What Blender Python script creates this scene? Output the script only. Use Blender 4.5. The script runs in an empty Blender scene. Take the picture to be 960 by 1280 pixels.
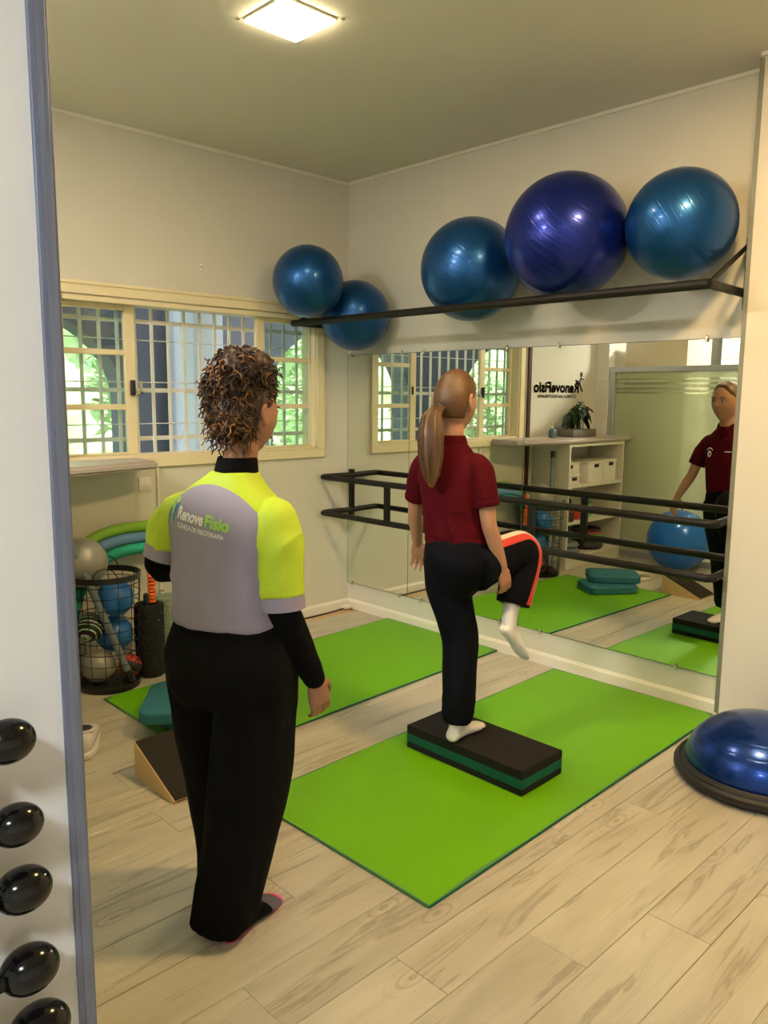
import bpy, bmesh, math, random
from mathutils import Vector, Matrix, noise
from mathutils.bvhtree import BVHTree
random.seed(7)
S = bpy.context.scene
C = S.collection
PI = math.pi
V = Vector

# ------------------------------------------------------------------ camera
FPX = 992.58
YAW, PITCH, ROLL = [math.radians(a) for a in (45.8142, 8.3316, 0.4511)]
CAM = V((-3.6764, -4.1468, 1.5))
FW = V((math.cos(YAW)*math.cos(PITCH), math.sin(YAW)*math.cos(PITCH), -math.sin(PITCH)))
R0 = V((math.sin(YAW), -math.cos(YAW), 0)); U0 = R0.cross(FW)
RT = R0*math.cos(ROLL)+U0*math.sin(ROLL); UP = -R0*math.sin(ROLL)+U0*math.cos(ROLL)
cd = bpy.data.cameras.new('camera'); cam = bpy.data.objects.new('camera', cd); C.objects.link(cam)
cd.sensor_fit = 'VERTICAL'; cd.sensor_height = 36.0; cd.lens = FPX/1280*36.0
cd.clip_start = 0.05; cd.clip_end = 200
m3 = Matrix((RT, UP, -FW)).transposed()
cam.matrix_world = Matrix.Translation(CAM) @ m3.to_4x4()
S.camera = cam
def AT(u, v, d):
    """point on the ray of a photo pixel at depth d (metres along the view axis)"""
    return CAM + (FW + RT*((u-480)/FPX) + UP*((640-v)/FPX))*d

# ------------------------------------------------------------------ world, sun, exposure
S.view_settings.view_transform = 'Standard'; S.view_settings.look = 'None'
S.view_settings.exposure = 0.86; S.view_settings.gamma = 1.0; S.view_settings.use_curve_mapping = False
W = bpy.data.worlds.new('world'); S.world = W; W.use_nodes = True
wn = W.node_tree.nodes; wl = W.node_tree.links
bg = wn['Background']; sky = wn.new('ShaderNodeTexSky'); sky.sky_type = 'NISHITA'
sky.sun_elevation = math.radians(48); sky.sun_rotation = math.radians(200); sky.sun_disc = False
sky.air_density = 1.2; sky.dust_density = 2.0
wl.new(sky.outputs[0], bg.inputs[0]); bg.inputs[1].default_value = 0.55
sl = bpy.data.lights.new('sun', 'SUN'); sl.energy = 5.5; sl.angle = math.radians(2); sl.color = (1, .95, .85)
so = bpy.data.objects.new('sun', sl); C.objects.link(so)
so.rotation_euler = V((-0.35, 0.60, -0.72)).to_track_quat('-Z', 'Y').to_euler()
ROOM_LAMP = 40.0; HALL_LAMP = 66.0

# ------------------------------------------------------------------ materials
def nodes(name):
    m = bpy.data.materials.new(name); m.use_nodes = True
    nt = m.node_tree
    return m, nt, nt.nodes['Principled BSDF']
def mat(name, col, rough=.5, metal=0., var=0., scale=8., bump=0., bscale=60., coat=0., spec=.5, sheen=0., stretch=None):
    m, nt, p = nodes(name)
    p.inputs['Base Color'].default_value = (*col, 1); p.inputs['Roughness'].default_value = rough
    p.inputs['Metallic'].default_value = metal; p.inputs['Coat Weight'].default_value = coat
    p.inputs['Specular IOR Level'].default_value = spec
    if sheen:
        p.inputs['Sheen Weight'].default_value = sheen
    tc = None
    def coords():
        t = nt.nodes.new('ShaderNodeTexCoord')
        if stretch:
            mp = nt.nodes.new('ShaderNodeMapping'); mp.inputs['Scale'].default_value = stretch
            nt.links.new(t.outputs['Object'], mp.inputs[0]); return mp.outputs[0]
        return t.outputs['Object']
    if var:
        n = nt.nodes.new('ShaderNodeTexNoise'); n.inputs['Scale'].default_value = scale; n.inputs['Detail'].default_value = 4
        nt.links.new(coords(), n.inputs['Vector'])
        mx = nt.nodes.new('ShaderNodeMix'); mx.data_type = 'RGBA'
        mx.inputs['A'].default_value = (*[c*(1-var) for c in col], 1)
        mx.inputs['B'].default_value = (*[min(1, c*(1+var)) for c in col], 1)
        nt.links.new(n.outputs['Fac'], mx.inputs['Factor']); nt.links.new(mx.outputs['Result'], p.inputs['Base Color'])
    if bump:
        n = nt.nodes.new('ShaderNodeTexNoise'); n.inputs['Scale'].default_value = bscale; n.inputs['Detail'].default_value = 3
        nt.links.new(coords(), n.inputs['Vector'])
        b = nt.nodes.new('ShaderNodeBump'); b.inputs['Strength'].default_value = bump; b.inputs['Distance'].default_value = .01
        nt.links.new(n.outputs['Fac'], b.inputs['Height']); nt.links.new(b.outputs[0], p.inputs['Normal'])
    return m
def emis(name, col, st):
    m, nt, p = nodes(name)
    p.inputs['Base Color'].default_value = (*col, 1); p.inputs['Emission Color'].default_value = (*col, 1)
    p.inputs['Emission Strength'].default_value = st
    return m
M = {}
M['wall'] = mat('wall_paint', (.66, .635, .55), .75, var=.03, scale=3, bump=.05, bscale=180)
M['wallw'] = mat('hall_white_paint', (.80, .79, .77), .7, var=.02, scale=3, bump=.04, bscale=180)
M['ceil'] = mat('ceiling_paint', (.66, .64, .53), .8, var=.02, scale=2)
M['trim'] = mat('white_trim', (.80, .76, .66), .45, var=.02)
M['cream'] = mat('cream_enamel', (.80, .70, .46), .4, var=.03, scale=12)
M['jamb'] = mat('scuffed_aluminium', (.21, .235, .33), .5, .4, var=.25, scale=6, stretch=(30, 30, 1.2))
M['strip'] = mat('corner_strip', (.22, .22, .17), .5, .3)
M['alu'] = mat('brushed_aluminium', (.52, .54, .60), .42, .75, var=.18, scale=6, stretch=(30, 30, 1.2))
M['steel'] = mat('chrome_clip', (.75, .72, .66), .25, 1.)
M['black'] = mat('black_steel', (.009, .0075, .0055), .5, .0, spec=.3, var=.2, scale=20)
M['bar'] = mat('white_grille_paint', (.72, .72, .68), .5)
M['mat'] = mat('green_vinyl', (.14, .40, .002), .5, spec=.25, var=.06, scale=2.5, bump=.12, bscale=9)
M['matedge'] = mat('green_vinyl_edge', (.07, .22, .07), .5)
M['eva'] = mat('black_foam', (.016, .0135, .0115), .85, spec=.2, var=.2, scale=90, bump=.2, bscale=300)
M['evag'] = mat('green_foam', (.010, .11, .055), .85, spec=.2, var=.1, scale=60, bump=.15, bscale=300)
M['teal'] = mat('teal_foam', (.015, .14, .19), .65, var=.08, scale=20, bump=.1, bscale=200)
M['ply'] = mat('plywood', (.62, .42, .20), .55, var=.15, scale=6, stretch=(2, 2, 30))
M['grip'] = mat('grip_tape', (.028, .025, .021), .9, spec=.15, var=.3, scale=200, bump=.3, bscale=500)
M['white'] = mat('white_plastic', (.78, .75, .68), .4)
M['lamin'] = mat('cream_laminate', (.66, .63, .54), .4, var=.02)
M['slab'] = mat('grey_beige_laminate', (.42, .37, .33), .35, var=.05, scale=5)
M['blackp'] = mat('black_plastic', (.012, .012, .012), .35)
M['rubber'] = mat('black_rubber', (.014, .014, .015), .55, bump=.1, bscale=200)
M['dumb'] = mat('black_vinyl', (.004, .004, .004), .14, spec=.4)
M['skin'] = mat('skin', (.40, .20, .115), .55, var=.06, scale=14, bump=.03, bscale=200)
M['skin2'] = mat('skin_tan', (.30, .145, .085), .55, var=.06, scale=14, bump=.03, bscale=200)
M['maroon'] = mat('maroon_knit', (.066, .0018, .0055), .85, var=.08, scale=30, bump=.12, bscale=400, spec=.1)
M['navy'] = mat('dark_track_fabric', (.0028, .003, .0055), .75, var=.2, scale=20, bump=.25, bscale=26, spec=.1)
M['blackcloth'] = mat('black_cotton', (.0032, .0032, .0038), .9, var=.15, scale=40, bump=.15, bscale=300, spec=.1)
M['red'] = mat('red_stripe', (.60, .035, .02), .6)
M['stripew'] = mat('white_stripe', (.72, .68, .60), .6)
M['sock'] = mat('white_sock', (.72, .68, .62), .85, bump=.2, bscale=300)
M['pink'] = mat('pink_sock', (.85, .04, .25), .8, bump=.2, bscale=300)
M['mesh'] = mat('grey_knit', (.10, .10, .13), .85, var=.5, scale=140)
M['mint'] = mat('mint_rubber', (.45, .72, .72), .6)
M['lime'] = mat('lime_polyester', (.43, .58, .02), .62, var=.05, scale=6, bump=.06, bscale=300)
M['grey'] = mat('grey_polyester', (.265, .235, .33), .62, var=.05, scale=6, bump=.06, bscale=300)
M['hairlight'] = mat('light_brown_hair', (.105, .048, .014), .42, var=.5, scale=30, stretch=(9, 9, .8), spec=.6)
M['hairback'] = mat('combed_brown_hair', (.10, .046, .014), .40, var=.55, scale=30, stretch=(7, .7, 7), spec=.6, bump=.25, bscale=40)
M['haircurl'] = mat('dark_curly_hair', (.034, .0125, .005), .5, var=.6, scale=20, spec=.45)
M['haircurlg'] = mat('golden_curl', (.21, .088, .022), .45, var=.5, scale=20, spec=.45)
M['eyew'] = mat('eye_white', (.7, .68, .65), .2)
M['dark'] = mat('dark_brown', (.02, .012, .008), .5)
M['lip'] = mat('lips', (.42, .12, .10), .5)
M['orange'] = mat('orange_plastic', (.75, .13, .01), .4)
M['roller'] = mat('black_roller_foam', (.008, .008, .009), .75, bump=.2, bscale=150)
M['sage'] = mat('sage_roller_foam', (.28, .36, .26), .7)
M['ngreen'] = mat('green_noodle', (.23, .48, .04), .75, bump=.1, bscale=150)
M['nblue'] = mat('blue_noodle', (.12, .26, .46), .75, bump=.1, bscale=150)
M['nteal'] = mat('teal_noodle', (.01, .34, .21), .75, bump=.1, bscale=150)
M['silver'] = mat('silver_ball', (.30, .285, .24), .35, .25)
M['smallblue'] = mat('small_blue_ball', (.018, .14, .42), .35)
M['tubegrey'] = mat('grey_tube', (.16, .19, .20), .5)
M['redball'] = mat('red_ball', (.50, .05, .03), .5)
M['printw'] = mat('white_print', (.85, .84, .82), .6)
M['printg'] = mat('green_print', (.30, .62, .05), .6)
M['printb'] = mat('blue_print', (.02, .17, .42), .6)
M['printk'] = mat('black_lettering', (.03, .025, .02), .6)
M['leaf'] = mat('dark_green_leaf', (.012, .035, .010), .45, var=.5, scale=14)
M['treeleaf'] = mat('garden_leaf', (.42, .56, .28), .7, var=.3, scale=1.2)
M['grass'] = mat('lawn', (.45, .58, .34), .9, var=.3, scale=3)
M['bark'] = mat('bark', (.10, .07, .05), .9, var=.3, scale=10)
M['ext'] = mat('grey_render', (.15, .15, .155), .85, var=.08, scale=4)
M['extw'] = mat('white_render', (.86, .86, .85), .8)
M['pot'] = mat('grey_planter', (.17, .155, .13), .7, var=.1)
M['bottle'] = mat('blue_grey_bottle', (.09, .16, .20), .25)
M['beige'] = mat('beige_board', (.62, .55, .40), .6, var=.03)
M['brown'] = mat('dark_brown_trim', (.06, .03, .018), .5)
M['shoe'] = mat('shoe_white', (.62, .58, .54), .6)
M['shoein'] = mat('shoe_lining', (.02, .02, .022), .8)
M['yelgreen'] = mat('bright_green_plastic', (.10, .45, .06), .4)
M['cable'] = mat('black_cable', (.01, .01, .01), .5)
M['rimgold'] = mat('lamp_frame', (.70, .66, .58), .5)
M['lamp'] = emis('lamp_panel', (1.0, .81, .52), ROOM_LAMP)
M['lampw'] = emis('warm_lamp_panel', (1.0, .65, .26), ROOM_LAMP*4.0)
M['lamph'] = emis('hall_lamp_panel', (.86, .94, 1.0), HALL_LAMP)
M['lamph2'] = emis('inner_hall_lamp_panel', (1.0, .93, .82), HALL_LAMP*2.6)

def ball_mat(name, c1, c2, rough):
    """vinyl exercise ball: fine moulded grooves around the poles, faint swirl in the colour"""
    m, nt, p = nodes(name)
    p.inputs['Roughness'].default_value = rough; p.inputs['Metallic'].default_value = .7
    p.inputs['Coat Weight'].default_value = .25; p.inputs['Coat Roughness'].default_value = .12
    tc = nt.nodes.new('ShaderNodeTexCoord')
    n = nt.nodes.new('ShaderNodeTexNoise'); n.inputs['Scale'].default_value = 4; n.inputs['Detail'].default_value = 3
    nt.links.new(tc.outputs['Object'], n.inputs['Vector'])
    mx = nt.nodes.new('ShaderNodeMix'); mx.data_type = 'RGBA'
    mx.inputs['A'].default_value = (*c1, 1); mx.inputs['B'].default_value = (*c2, 1)
    nt.links.new(n.outputs['Fac'], mx.inputs['Factor']); nt.links.new(mx.outputs['Result'], p.inputs['Base Color'])
    w = nt.nodes.new('ShaderNodeTexWave'); w.bands_direction = 'Z'; w.inputs['Scale'].default_value = 9; w.inputs['Distortion'].default_value = .3
    nt.links.new(tc.outputs['Object'], w.inputs['Vector'])
    rp = nt.nodes.new('ShaderNodeValToRGB'); rp.color_ramp.elements[0].position = .0; rp.color_ramp.elements[1].position = .12
    nt.links.new(w.outputs['Fac'], rp.inputs[0])
    b = nt.nodes.new('ShaderNodeBump'); b.inputs['Strength'].default_value = .16; b.inputs['Distance'].default_value = .003
    nt.links.new(rp.outputs[0], b.inputs['Height']); nt.links.new(b.outputs[0], p.inputs['Normal'])
    nt.links.new(b.outputs[0], p.inputs['Coat Normal'])
    return m
M['ballteal'] = ball_mat('teal_blue_ball', (.003, .056, .21), (.006, .09, .30), .34)
M['ballnavy'] = ball_mat('navy_blue_ball', (.004, .014, .19), (.007, .024, .26), .30)
M['ballbump'] = mat('bright_blue_ball', (.006, .15, .62), .28, .2, coat=.3)
M['bosu'] = ball_mat('bosu_dome', (.005, .035, .22), (.008, .05, .28), .26)

def mirror_mat():
    m, nt, p = nodes('mirror_glass')
    p.inputs['Base Color'].default_value = (.83, .865, .80, 1); p.inputs['Metallic'].default_value = 1; p.inputs['Roughness'].default_value = 0
    return m
M['mirror'] = mirror_mat()
M['mirroredge'] = mat('mirror_edge', (.10, .13, .11), .3)
def glass_mat():
    m, nt, p = nodes('window_glass'); nt.nodes.remove(p)
    out = nt.nodes['Material Output']
    t = nt.nodes.new('ShaderNodeBsdfTransparent'); t.inputs[0].default_value = (.86, .92, .90, 1)
    g = nt.nodes.new('ShaderNodeBsdfGlossy'); g.inputs['Roughness'].default_value = .02
    mx = nt.nodes.new('ShaderNodeMixShader'); mx.inputs[0].default_value = .04
    nt.links.new(t.outputs[0], mx.inputs[1]); nt.links.new(g.outputs[0], mx.inputs[2])
    nt.links.new(mx.outputs[0], out.inputs[0]); return m
M['glass'] = glass_mat()
def frost_mat(name, k, rough):
    m, nt, p = nodes(name); nt.nodes.remove(p)
    out = nt.nodes['Material Output']
    t = nt.nodes.new('ShaderNodeBsdfRefraction'); t.inputs['Color'].default_value = (.80, .86, .78, 1); t.inputs['IOR'].default_value = 1.12; t.inputs['Roughness'].default_value = rough
    d = nt.nodes.new('ShaderNodeBsdfDiffuse'); d.inputs['Color'].default_value = (.72, .76, .56, 1)
    mx = nt.nodes.new('ShaderNodeMixShader'); mx.inputs[0].default_value = k
    nt.links.new(t.outputs[0], mx.inputs[1]); nt.links.new(d.outputs[0], mx.inputs[2])
    nt.links.new(mx.outputs[0], out.inputs[0]); return m
M['frost'] = frost_mat('frosted_glass', .55, .55)
M['frostclear'] = frost_mat('clear_glass_band', .22, .08)

def plank_mat():
    m, nt, p = nodes('vinyl_plank'); L = nt.links
    p.inputs['Roughness'].default_value = .30; p.inputs['Specular IOR Level'].default_value = .45
    tc = nt.nodes.new('ShaderNodeTexCoord'); oi = nt.nodes.new('ShaderNodeObjectInfo')
    off = nt.nodes.new('ShaderNodeVectorMath'); off.operation = 'MULTIPLY_ADD'
    cmb = nt.nodes.new('ShaderNodeCombineXYZ')
    for i in range(3): L.new(oi.outputs['Random'], cmb.inputs[i])
    off.inputs[1].default_value = (37, 53, 11); L.new(cmb.outputs[0], off.inputs[0]); L.new(tc.outputs['Object'], off.inputs[2])
    def noise_(scale, st, det=5, dist=0.):
        mp = nt.nodes.new('ShaderNodeMapping'); mp.inputs['Scale'].default_value = st; L.new(off.outputs[0], mp.inputs[0])
        n = nt.nodes.new('ShaderNodeTexNoise'); n.inputs['Scale'].default_value = scale; n.inputs['Detail'].default_value = det
        n.inputs['Distortion'].default_value = dist; L.new(mp.outputs[0], n.inputs[0]); return n.outputs['Fac']
    def ramp(src, stops):
        r = nt.nodes.new('ShaderNodeValToRGB'); e = r.color_ramp.elements
        while len(e) < len(stops): e.new(.5)
        for el, (po, co) in zip(e, stops): el.position = po; el.color = (*co, 1)
        L.new(src, r.inputs[0]); return r.outputs[0]
    def mixc(f, a, b, mode='MIX'):
        x = nt.nodes.new('ShaderNodeMix'); x.data_type = 'RGBA'; x.blend_type = mode
        for s, k in ((f, 'Factor'), (a, 'A'), (b, 'B')):
            if isinstance(s, (float, int)): x.inputs[k].default_value = s
            elif isinstance(s, tuple): x.inputs[k].default_value = (*s, 1)
            else: L.new(s, x.inputs[k])
        return x.outputs['Result']
    base = ramp(noise_(1.6, (1.2, 6, 1), 4, .8), [(.28, (.41, .37, .28)), (.52, (.485, .445, .345)), (.74, (.54, .50, .395))])
    # long dark grain streaks
    st = ramp(noise_(1.5, (.7, 9, 1), 6, 1.8), [(.57, (0, 0, 0)), (.635, (.62, .62, .62)), (.68, (0, 0, 0))])
    base = mixc(st, base, (.25, .205, .15))
    fine = ramp(noise_(10, (.6, 22, 1), 4), [(.35, (.955, .955, .955)), (.65, (1.03, 1.03, 1.03))])
    base = mixc(1., base, fine, 'MULTIPLY')
    # knots
    mp = nt.nodes.new('ShaderNodeMapping'); mp.inputs['Scale'].default_value = (1.15, 2.9, 0); L.new(off.outputs[0], mp.inputs[0])
    vo = nt.nodes.new('ShaderNodeTexVoronoi'); vo.voronoi_dimensions = '2D'; vo.inputs['Scale'].default_value = 1.0; L.new(mp.outputs[0], vo.inputs[0])
    rings = nt.nodes.new('ShaderNodeMath'); rings.operation = 'SINE'
    mul = nt.nodes.new('ShaderNodeMath'); mul.operation = 'MULTIPLY'; mul.inputs[1].default_value = 120; L.new(vo.outputs['Distance'], mul.inputs[0]); L.new(mul.outputs[0], rings.inputs[0])
    near = ramp(vo.outputs['Distance'], [(.02, (1, 1, 1)), (.14, (0, 0, 0))])
    rr = ramp(rings.outputs[0], [(.2, (0, 0, 0)), (.9, (1, 1, 1))])
    kn = mixc(1., near, rr, 'MULTIPLY'); kn2 = mixc(1., kn, (.5, .5, .5), 'MULTIPLY')
    base = mixc(kn2, base, (.22, .17, .115))
    tone = nt.nodes.new('ShaderNodeMapRange'); tone.inputs['To Min'].default_value = .93; tone.inputs['To Max'].default_value = 1.06
    L.new(oi.outputs['Random'], tone.inputs['Value'])
    cc = nt.nodes.new('ShaderNodeCombineColor')
    for i in range(3): L.new(tone.outputs[0], cc.inputs[i])
    base = mixc(1., base, cc.outputs[0], 'MULTIPLY')
    L.new(base, p.inputs['Base Color'])
    b = nt.nodes.new('ShaderNodeBump'); b.inputs['Strength'].default_value = .06; b.inputs['Distance'].default_value = .003
    L.new(noise_(10, (.6, 22, 1), 4), b.inputs['Height']); L.new(b.outputs[0], p.inputs['Normal'])
    return m
M['plank'] = plank_mat()

# ------------------------------------------------------------------ mesh helpers
def add_box(bm, lo, hi, bev=0., seg=2, mtx=None):
    g = bmesh.ops.create_cube(bm, size=1)
    vs = g['verts']; lo = V(lo); hi = V(hi)
    for v in vs:
        v.co = V((lo[i]+(hi[i]-lo[i])*(v.co[i]+.5) for i in range(3)))
    if bev:
        es = {e for v in vs for e in v.link_edges}
        r = bmesh.ops.bevel(bm, geom=list(es), offset=bev, segments=seg, profile=.5, affect='EDGES')
        vs = list({v for f in r['faces'] for v in f.verts} | {v for v in vs if v.is_valid})
    if mtx is not None:
        for v in vs: v.co = mtx @ v.co
    return vs
def add_rings(bm, rings, cap=True, closed=False):
    """rings: list of lists of points (same count) -> skin"""
    R = [[bm.verts.new(p) for p in r] for r in rings]
    n = len(R[0])
    for a, b in zip(R, R[1:]+([R[0]] if closed else [])):
        for i in range(n):
            j = (i+1) % n
            bm.faces.new((a[i], a[j], b[j], b[i]))
    if cap and not closed:
        bm.faces.new(list(reversed(R[0]))); bm.faces.new(R[-1])
    return R
def oval(c, u, v, n=24, e=2.0):
    out = []
    for i in range(n):
        t = 2*PI*i/n; a, b = math.cos(t), math.sin(t)
        out.append(V(c)+V(u)*math.copysign(abs(a)**(2/e), a)+V(v)*math.copysign(abs(b)**(2/e), b))
    return out
def frames(pts, closed=False):
    pts = [V(p) for p in pts]; n = len(pts); T = []
    for i in range(n):
        if closed: d = pts[(i+1) % n]-pts[i-1]
        else: d = pts[min(i+1, n-1)]-pts[max(i-1, 0)]
        T.append(d.normalized() if d.length > 1e-9 else V((0, 0, 1)))
    ref = V((0, 0, 1)) if abs(T[0].z) < .9 else V((1, 0, 0))
    N = [(ref-T[0]*ref.dot(T[0])).normalized()]
    for i in range(1, n):
        a = N[-1]-T[i]*N[-1].dot(T[i])
        N.append(a.normalized() if a.length > 1e-6 else N[-1])
    return pts, T, N
def add_tube(bm, pts, r, n=10, closed=False, cap=True, rnd=False, flat=1.):
    pts, T, N = frames(pts, closed)
    rs = list(r) if isinstance(r, (list, tuple)) else [r]*len(pts)
    rings = []
    for p, t, a, q in zip(pts, T, N, rs):
        b = t.cross(a)
        rings.append(oval(p, a*q, b*q*flat, n))
    if rnd and not closed:
        a, b, t = N[0], T[0].cross(N[0]), T[0]
        pre = [oval(pts[0]-t*rs[0]*math.sin(k), a*rs[0]*math.cos(k), b*rs[0]*math.cos(k)*flat, n) for k in (1.3, .8, .4)]
        a, b, t = N[-1], T[-1].cross(N[-1]), T[-1]
        post = [oval(pts[-1]+t*rs[-1]*math.sin(k), a*rs[-1]*math.cos(k), b*rs[-1]*math.cos(k)*flat, n) for k in (.4, .8, 1.3)]
        rings = pre+rings+post
    return add_rings(bm, rings, cap, closed)
def spline(pts, k=8):
    P = [V(p) for p in pts]; out = []
    for i in range(len(P)-1):
        p0, p1, p2, p3 = P[max(i-1, 0)], P[i], P[i+1], P[min(i+2, len(P)-1)]
        for j in range(k):
            t = j/k
            out.append(.5*((2*p1)+(p2-p0)*t+(2*p0-5*p1+4*p2-p3)*t*t+(3*p1-p0-3*p2+p3)*t**3))
    out.append(P[-1]); return out
def lerp_list(vals, k):
    o = []
    for i in range(len(vals)-1):
        for j in range(k): o.append(vals[i]+(vals[i+1]-vals[i])*j/k)
    o.append(vals[-1]); return o
def add_sphere(bm, c, r, su=32, sv=20, mtx=None):
    if not hasattr(r, '__len__'): r = (r, r, r)
    rings = []
    g = bmesh.ops.create_uvsphere(bm, u_segments=su, v_segments=sv, radius=1)
    for v in g['verts']:
        q = V((v.co.x*r[0], v.co.y*r[1], v.co.z*r[2]))
        if mtx is not None: q = mtx @ q
        v.co = q+V(c)
    return g['verts']
def add_lathe(bm, prof, c, n=24, cap=True):
    return add_rings(bm, [oval(V(c)+V((0, 0, z)), V((r, 0, 0)), V((0, r, 0)), n) for r, z in prof], cap)
def add_prism(bm, pts, z0, z1):
    return add_rings(bm, [[V((x, y, z0)) for x, y in pts], [V((x, y, z1)) for x, y in pts]])
def BM(): return bmesh.new()
def to_mesh(name, bm, smooth=None):
    bmesh.ops.recalc_face_normals(bm, faces=bm.faces)
    me = bpy.data.meshes.new(name); bm.to_mesh(me); bm.free()
    if smooth is not None: shade(me, smooth)
    return me
def shade(me, ang=40.):
    for p in me.polygons: p.use_smooth = True
    if ang < 179:
        me.set_sharp_from_angle(angle=math.radians(ang))
def thing(name, label, cat, loc=(0, 0, 0), group=None, rotz=0., kind=None):
    o = bpy.data.objects.new(name, None); C.objects.link(o); o.location = loc; o.rotation_euler = (0, 0, rotz)
    o.empty_display_size = .05
    o['label'] = label
    if cat: o['category'] = cat
    if group: o['group'] = group
    if kind: o['kind'] = kind
    return o
def wmat(o):
    m = Matrix.LocRotScale(o.location, o.rotation_euler, o.scale)
    return wmat(o.parent) @ m if o.parent else m
def part(name, bm, material, parent=None, smooth=40., label=None, local=False, kind=None):
    """a mesh object; coordinates given in world space are turned into the parent's space unless local"""
    me = bm if isinstance(bm, bpy.types.Mesh) else to_mesh(name, bm, smooth)
    if parent is not None and not local: me.transform(wmat(parent).inverted())
    if material is not None and len(me.materials) == 0:
        me.materials.append(M[material] if isinstance(material, str) else material)
    o = bpy.data.objects.new(name, me); C.objects.link(o)
    if parent is not None: o.parent = parent
    if label: o['label'] = label
    if kind: o['kind'] = kind
    return o
def solo(name, bm, material, label, cat, group=None, smooth=40., kind=None, origin=None):
    """a thing that is one mesh; its origin is put at the middle of its base"""
    me = to_mesh(name, bm, smooth)
    xs = [v.co for v in me.vertices]
    if origin is None:
        lo = V((min(v[i] for v in xs) for i in range(3))); hi = V((max(v[i] for v in xs) for i in range(3)))
        origin = V(((lo.x+hi.x)/2, (lo.y+hi.y)/2, lo.z))
    me.transform(Matrix.Translation(-V(origin)))
    me.materials.append(M[material] if isinstance(material, str) else material)
    o = bpy.data.objects.new(name, me); C.objects.link(o); o.location = origin
    o['label'] = label
    if cat: o['category'] = cat
    if group: o['group'] = group
    if kind: o['kind'] = kind
    return o
def boxsolo(name, lo, hi, material, label, cat=None, bev=0., group=None, kind=None):
    bm = BM(); add_box(bm, lo, hi, bev); return solo(name, bm, material, label, cat, group, 40., kind)
def struct(name, boxes, material, label, bev=0.):
    bm = BM()
    for lo, hi in boxes: add_box(bm, lo, hi, bev)
    return solo(name, bm, material, label, None, None, 40., 'structure')
def eval_mesh(bm, mods):
    me = to_mesh('tmp', bm); o = bpy.data.objects.new('tmp', me); C.objects.link(o)
    for t, kw in mods:
        m = o.modifiers.new(t, t)
        for k, v in kw.items(): setattr(m, k, v)
    dg = bpy.context.evaluated_depsgraph_get(); dg.update()
    r = bpy.data.meshes.new_from_object(o.evaluated_get(dg))
    bpy.data.objects.remove(o); bpy.data.meshes.remove(me)
    return r
def remesh(bm, vox, sm=6, f=.5):
    me = eval_mesh(bm, [('REMESH', dict(mode='VOXEL', voxel_size=vox)), ('SMOOTH', dict(iterations=sm, factor=f))])
    shade(me, 180.); return me
def wrinkle(me, amp, sc, seed=0, fn=None):
    ns = [v.normal.copy() for v in me.vertices]
    for v, nn in zip(me.vertices, ns):
        q = V((v.co.x*sc[0]+seed, v.co.y*sc[1], v.co.z*sc[2]))
        d = noise.noise(q)+.5*noise.noise(q*2.1)
        v.co += nn*d*amp*(fn(v.co) if fn else 1.)
    me.update()
def bvh(me): return BVHTree.FromPolygons([v.co for v in me.vertices], [p.vertices for p in me.polygons])
def text_mesh(txt, size, off=0., space=1.):
    cu = bpy.data.curves.new('t', 'FONT'); cu.body = txt; cu.size = size; cu.offset = off; cu.space_character = space
    cu.resolution_u = 4; cu.fill_mode = 'BOTH'
    o = bpy.data.objects.new('t', cu); C.objects.link(o)
    dg = bpy.context.evaluated_depsgraph_get(); dg.update()
    me = bpy.data.meshes.new_from_object(o.evaluated_get(dg)); bpy.data.objects.remove(o); bpy.data.curves.remove(cu)
    return me
def text_bm(txt, size, off=0., space=1., fit=None):
    me = text_mesh(txt, size, off, space); bm = BM(); bm.from_mesh(me); bpy.data.meshes.remove(me)
    if fit:
        xs = [v.co.x for v in bm.verts]; a, b = min(xs), max(xs)
        for v in bm.verts: v.co.x = (v.co.x-a)/(b-a)*fit
    return bm

# ------------------------------------------------------------------ room shell
H = 2.895
fl = thing('floor', 'pale grey-beige wood-look plank floor', None, (0, 0, 0), kind='structure')
bm = BM(); add_box(bm, (-7.0, -6.6, -.10), (.2, .15, -.004)); part('subfloor', bm, 'ply', fl)
pk = {}
def plank_mesh(L, w=.19):
    k = round(L, 3)
    if k not in pk:
        bm = BM(); add_box(bm, (0, -w+.0008, -.012), (L-.0012, -.0008, 0), .0012, 1); me = to_mesh('plank', bm)
        me.materials.append(M['plank']); pk[k] = me
    return pk[k]
row0 = -2.967; PL = 1.22
fixed = {0: -1.95, 1: -1.62}
for r in range(-16, 19):
    ytop = row0-.1905*r
    if ytop > .04: continue
    j = fixed.get(r, random.uniform(-PL, 0))
    x = j-PL*math.ceil((j+6.9)/PL)
    while x < 0:
        a = max(x, -6.9); b = min(x+PL, 0.)
        if b-a > .05:
            o = bpy.data.objects.new('plank', plank_mesh(b-a)); C.objects.link(o); o.parent = fl; o.location = (a, ytop, 0)
        x += PL
struct('ceiling', [((-7.0, -6.6, H), (.2, .15, H+.1))], 'ceil', 'flat pale ceiling')
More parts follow.
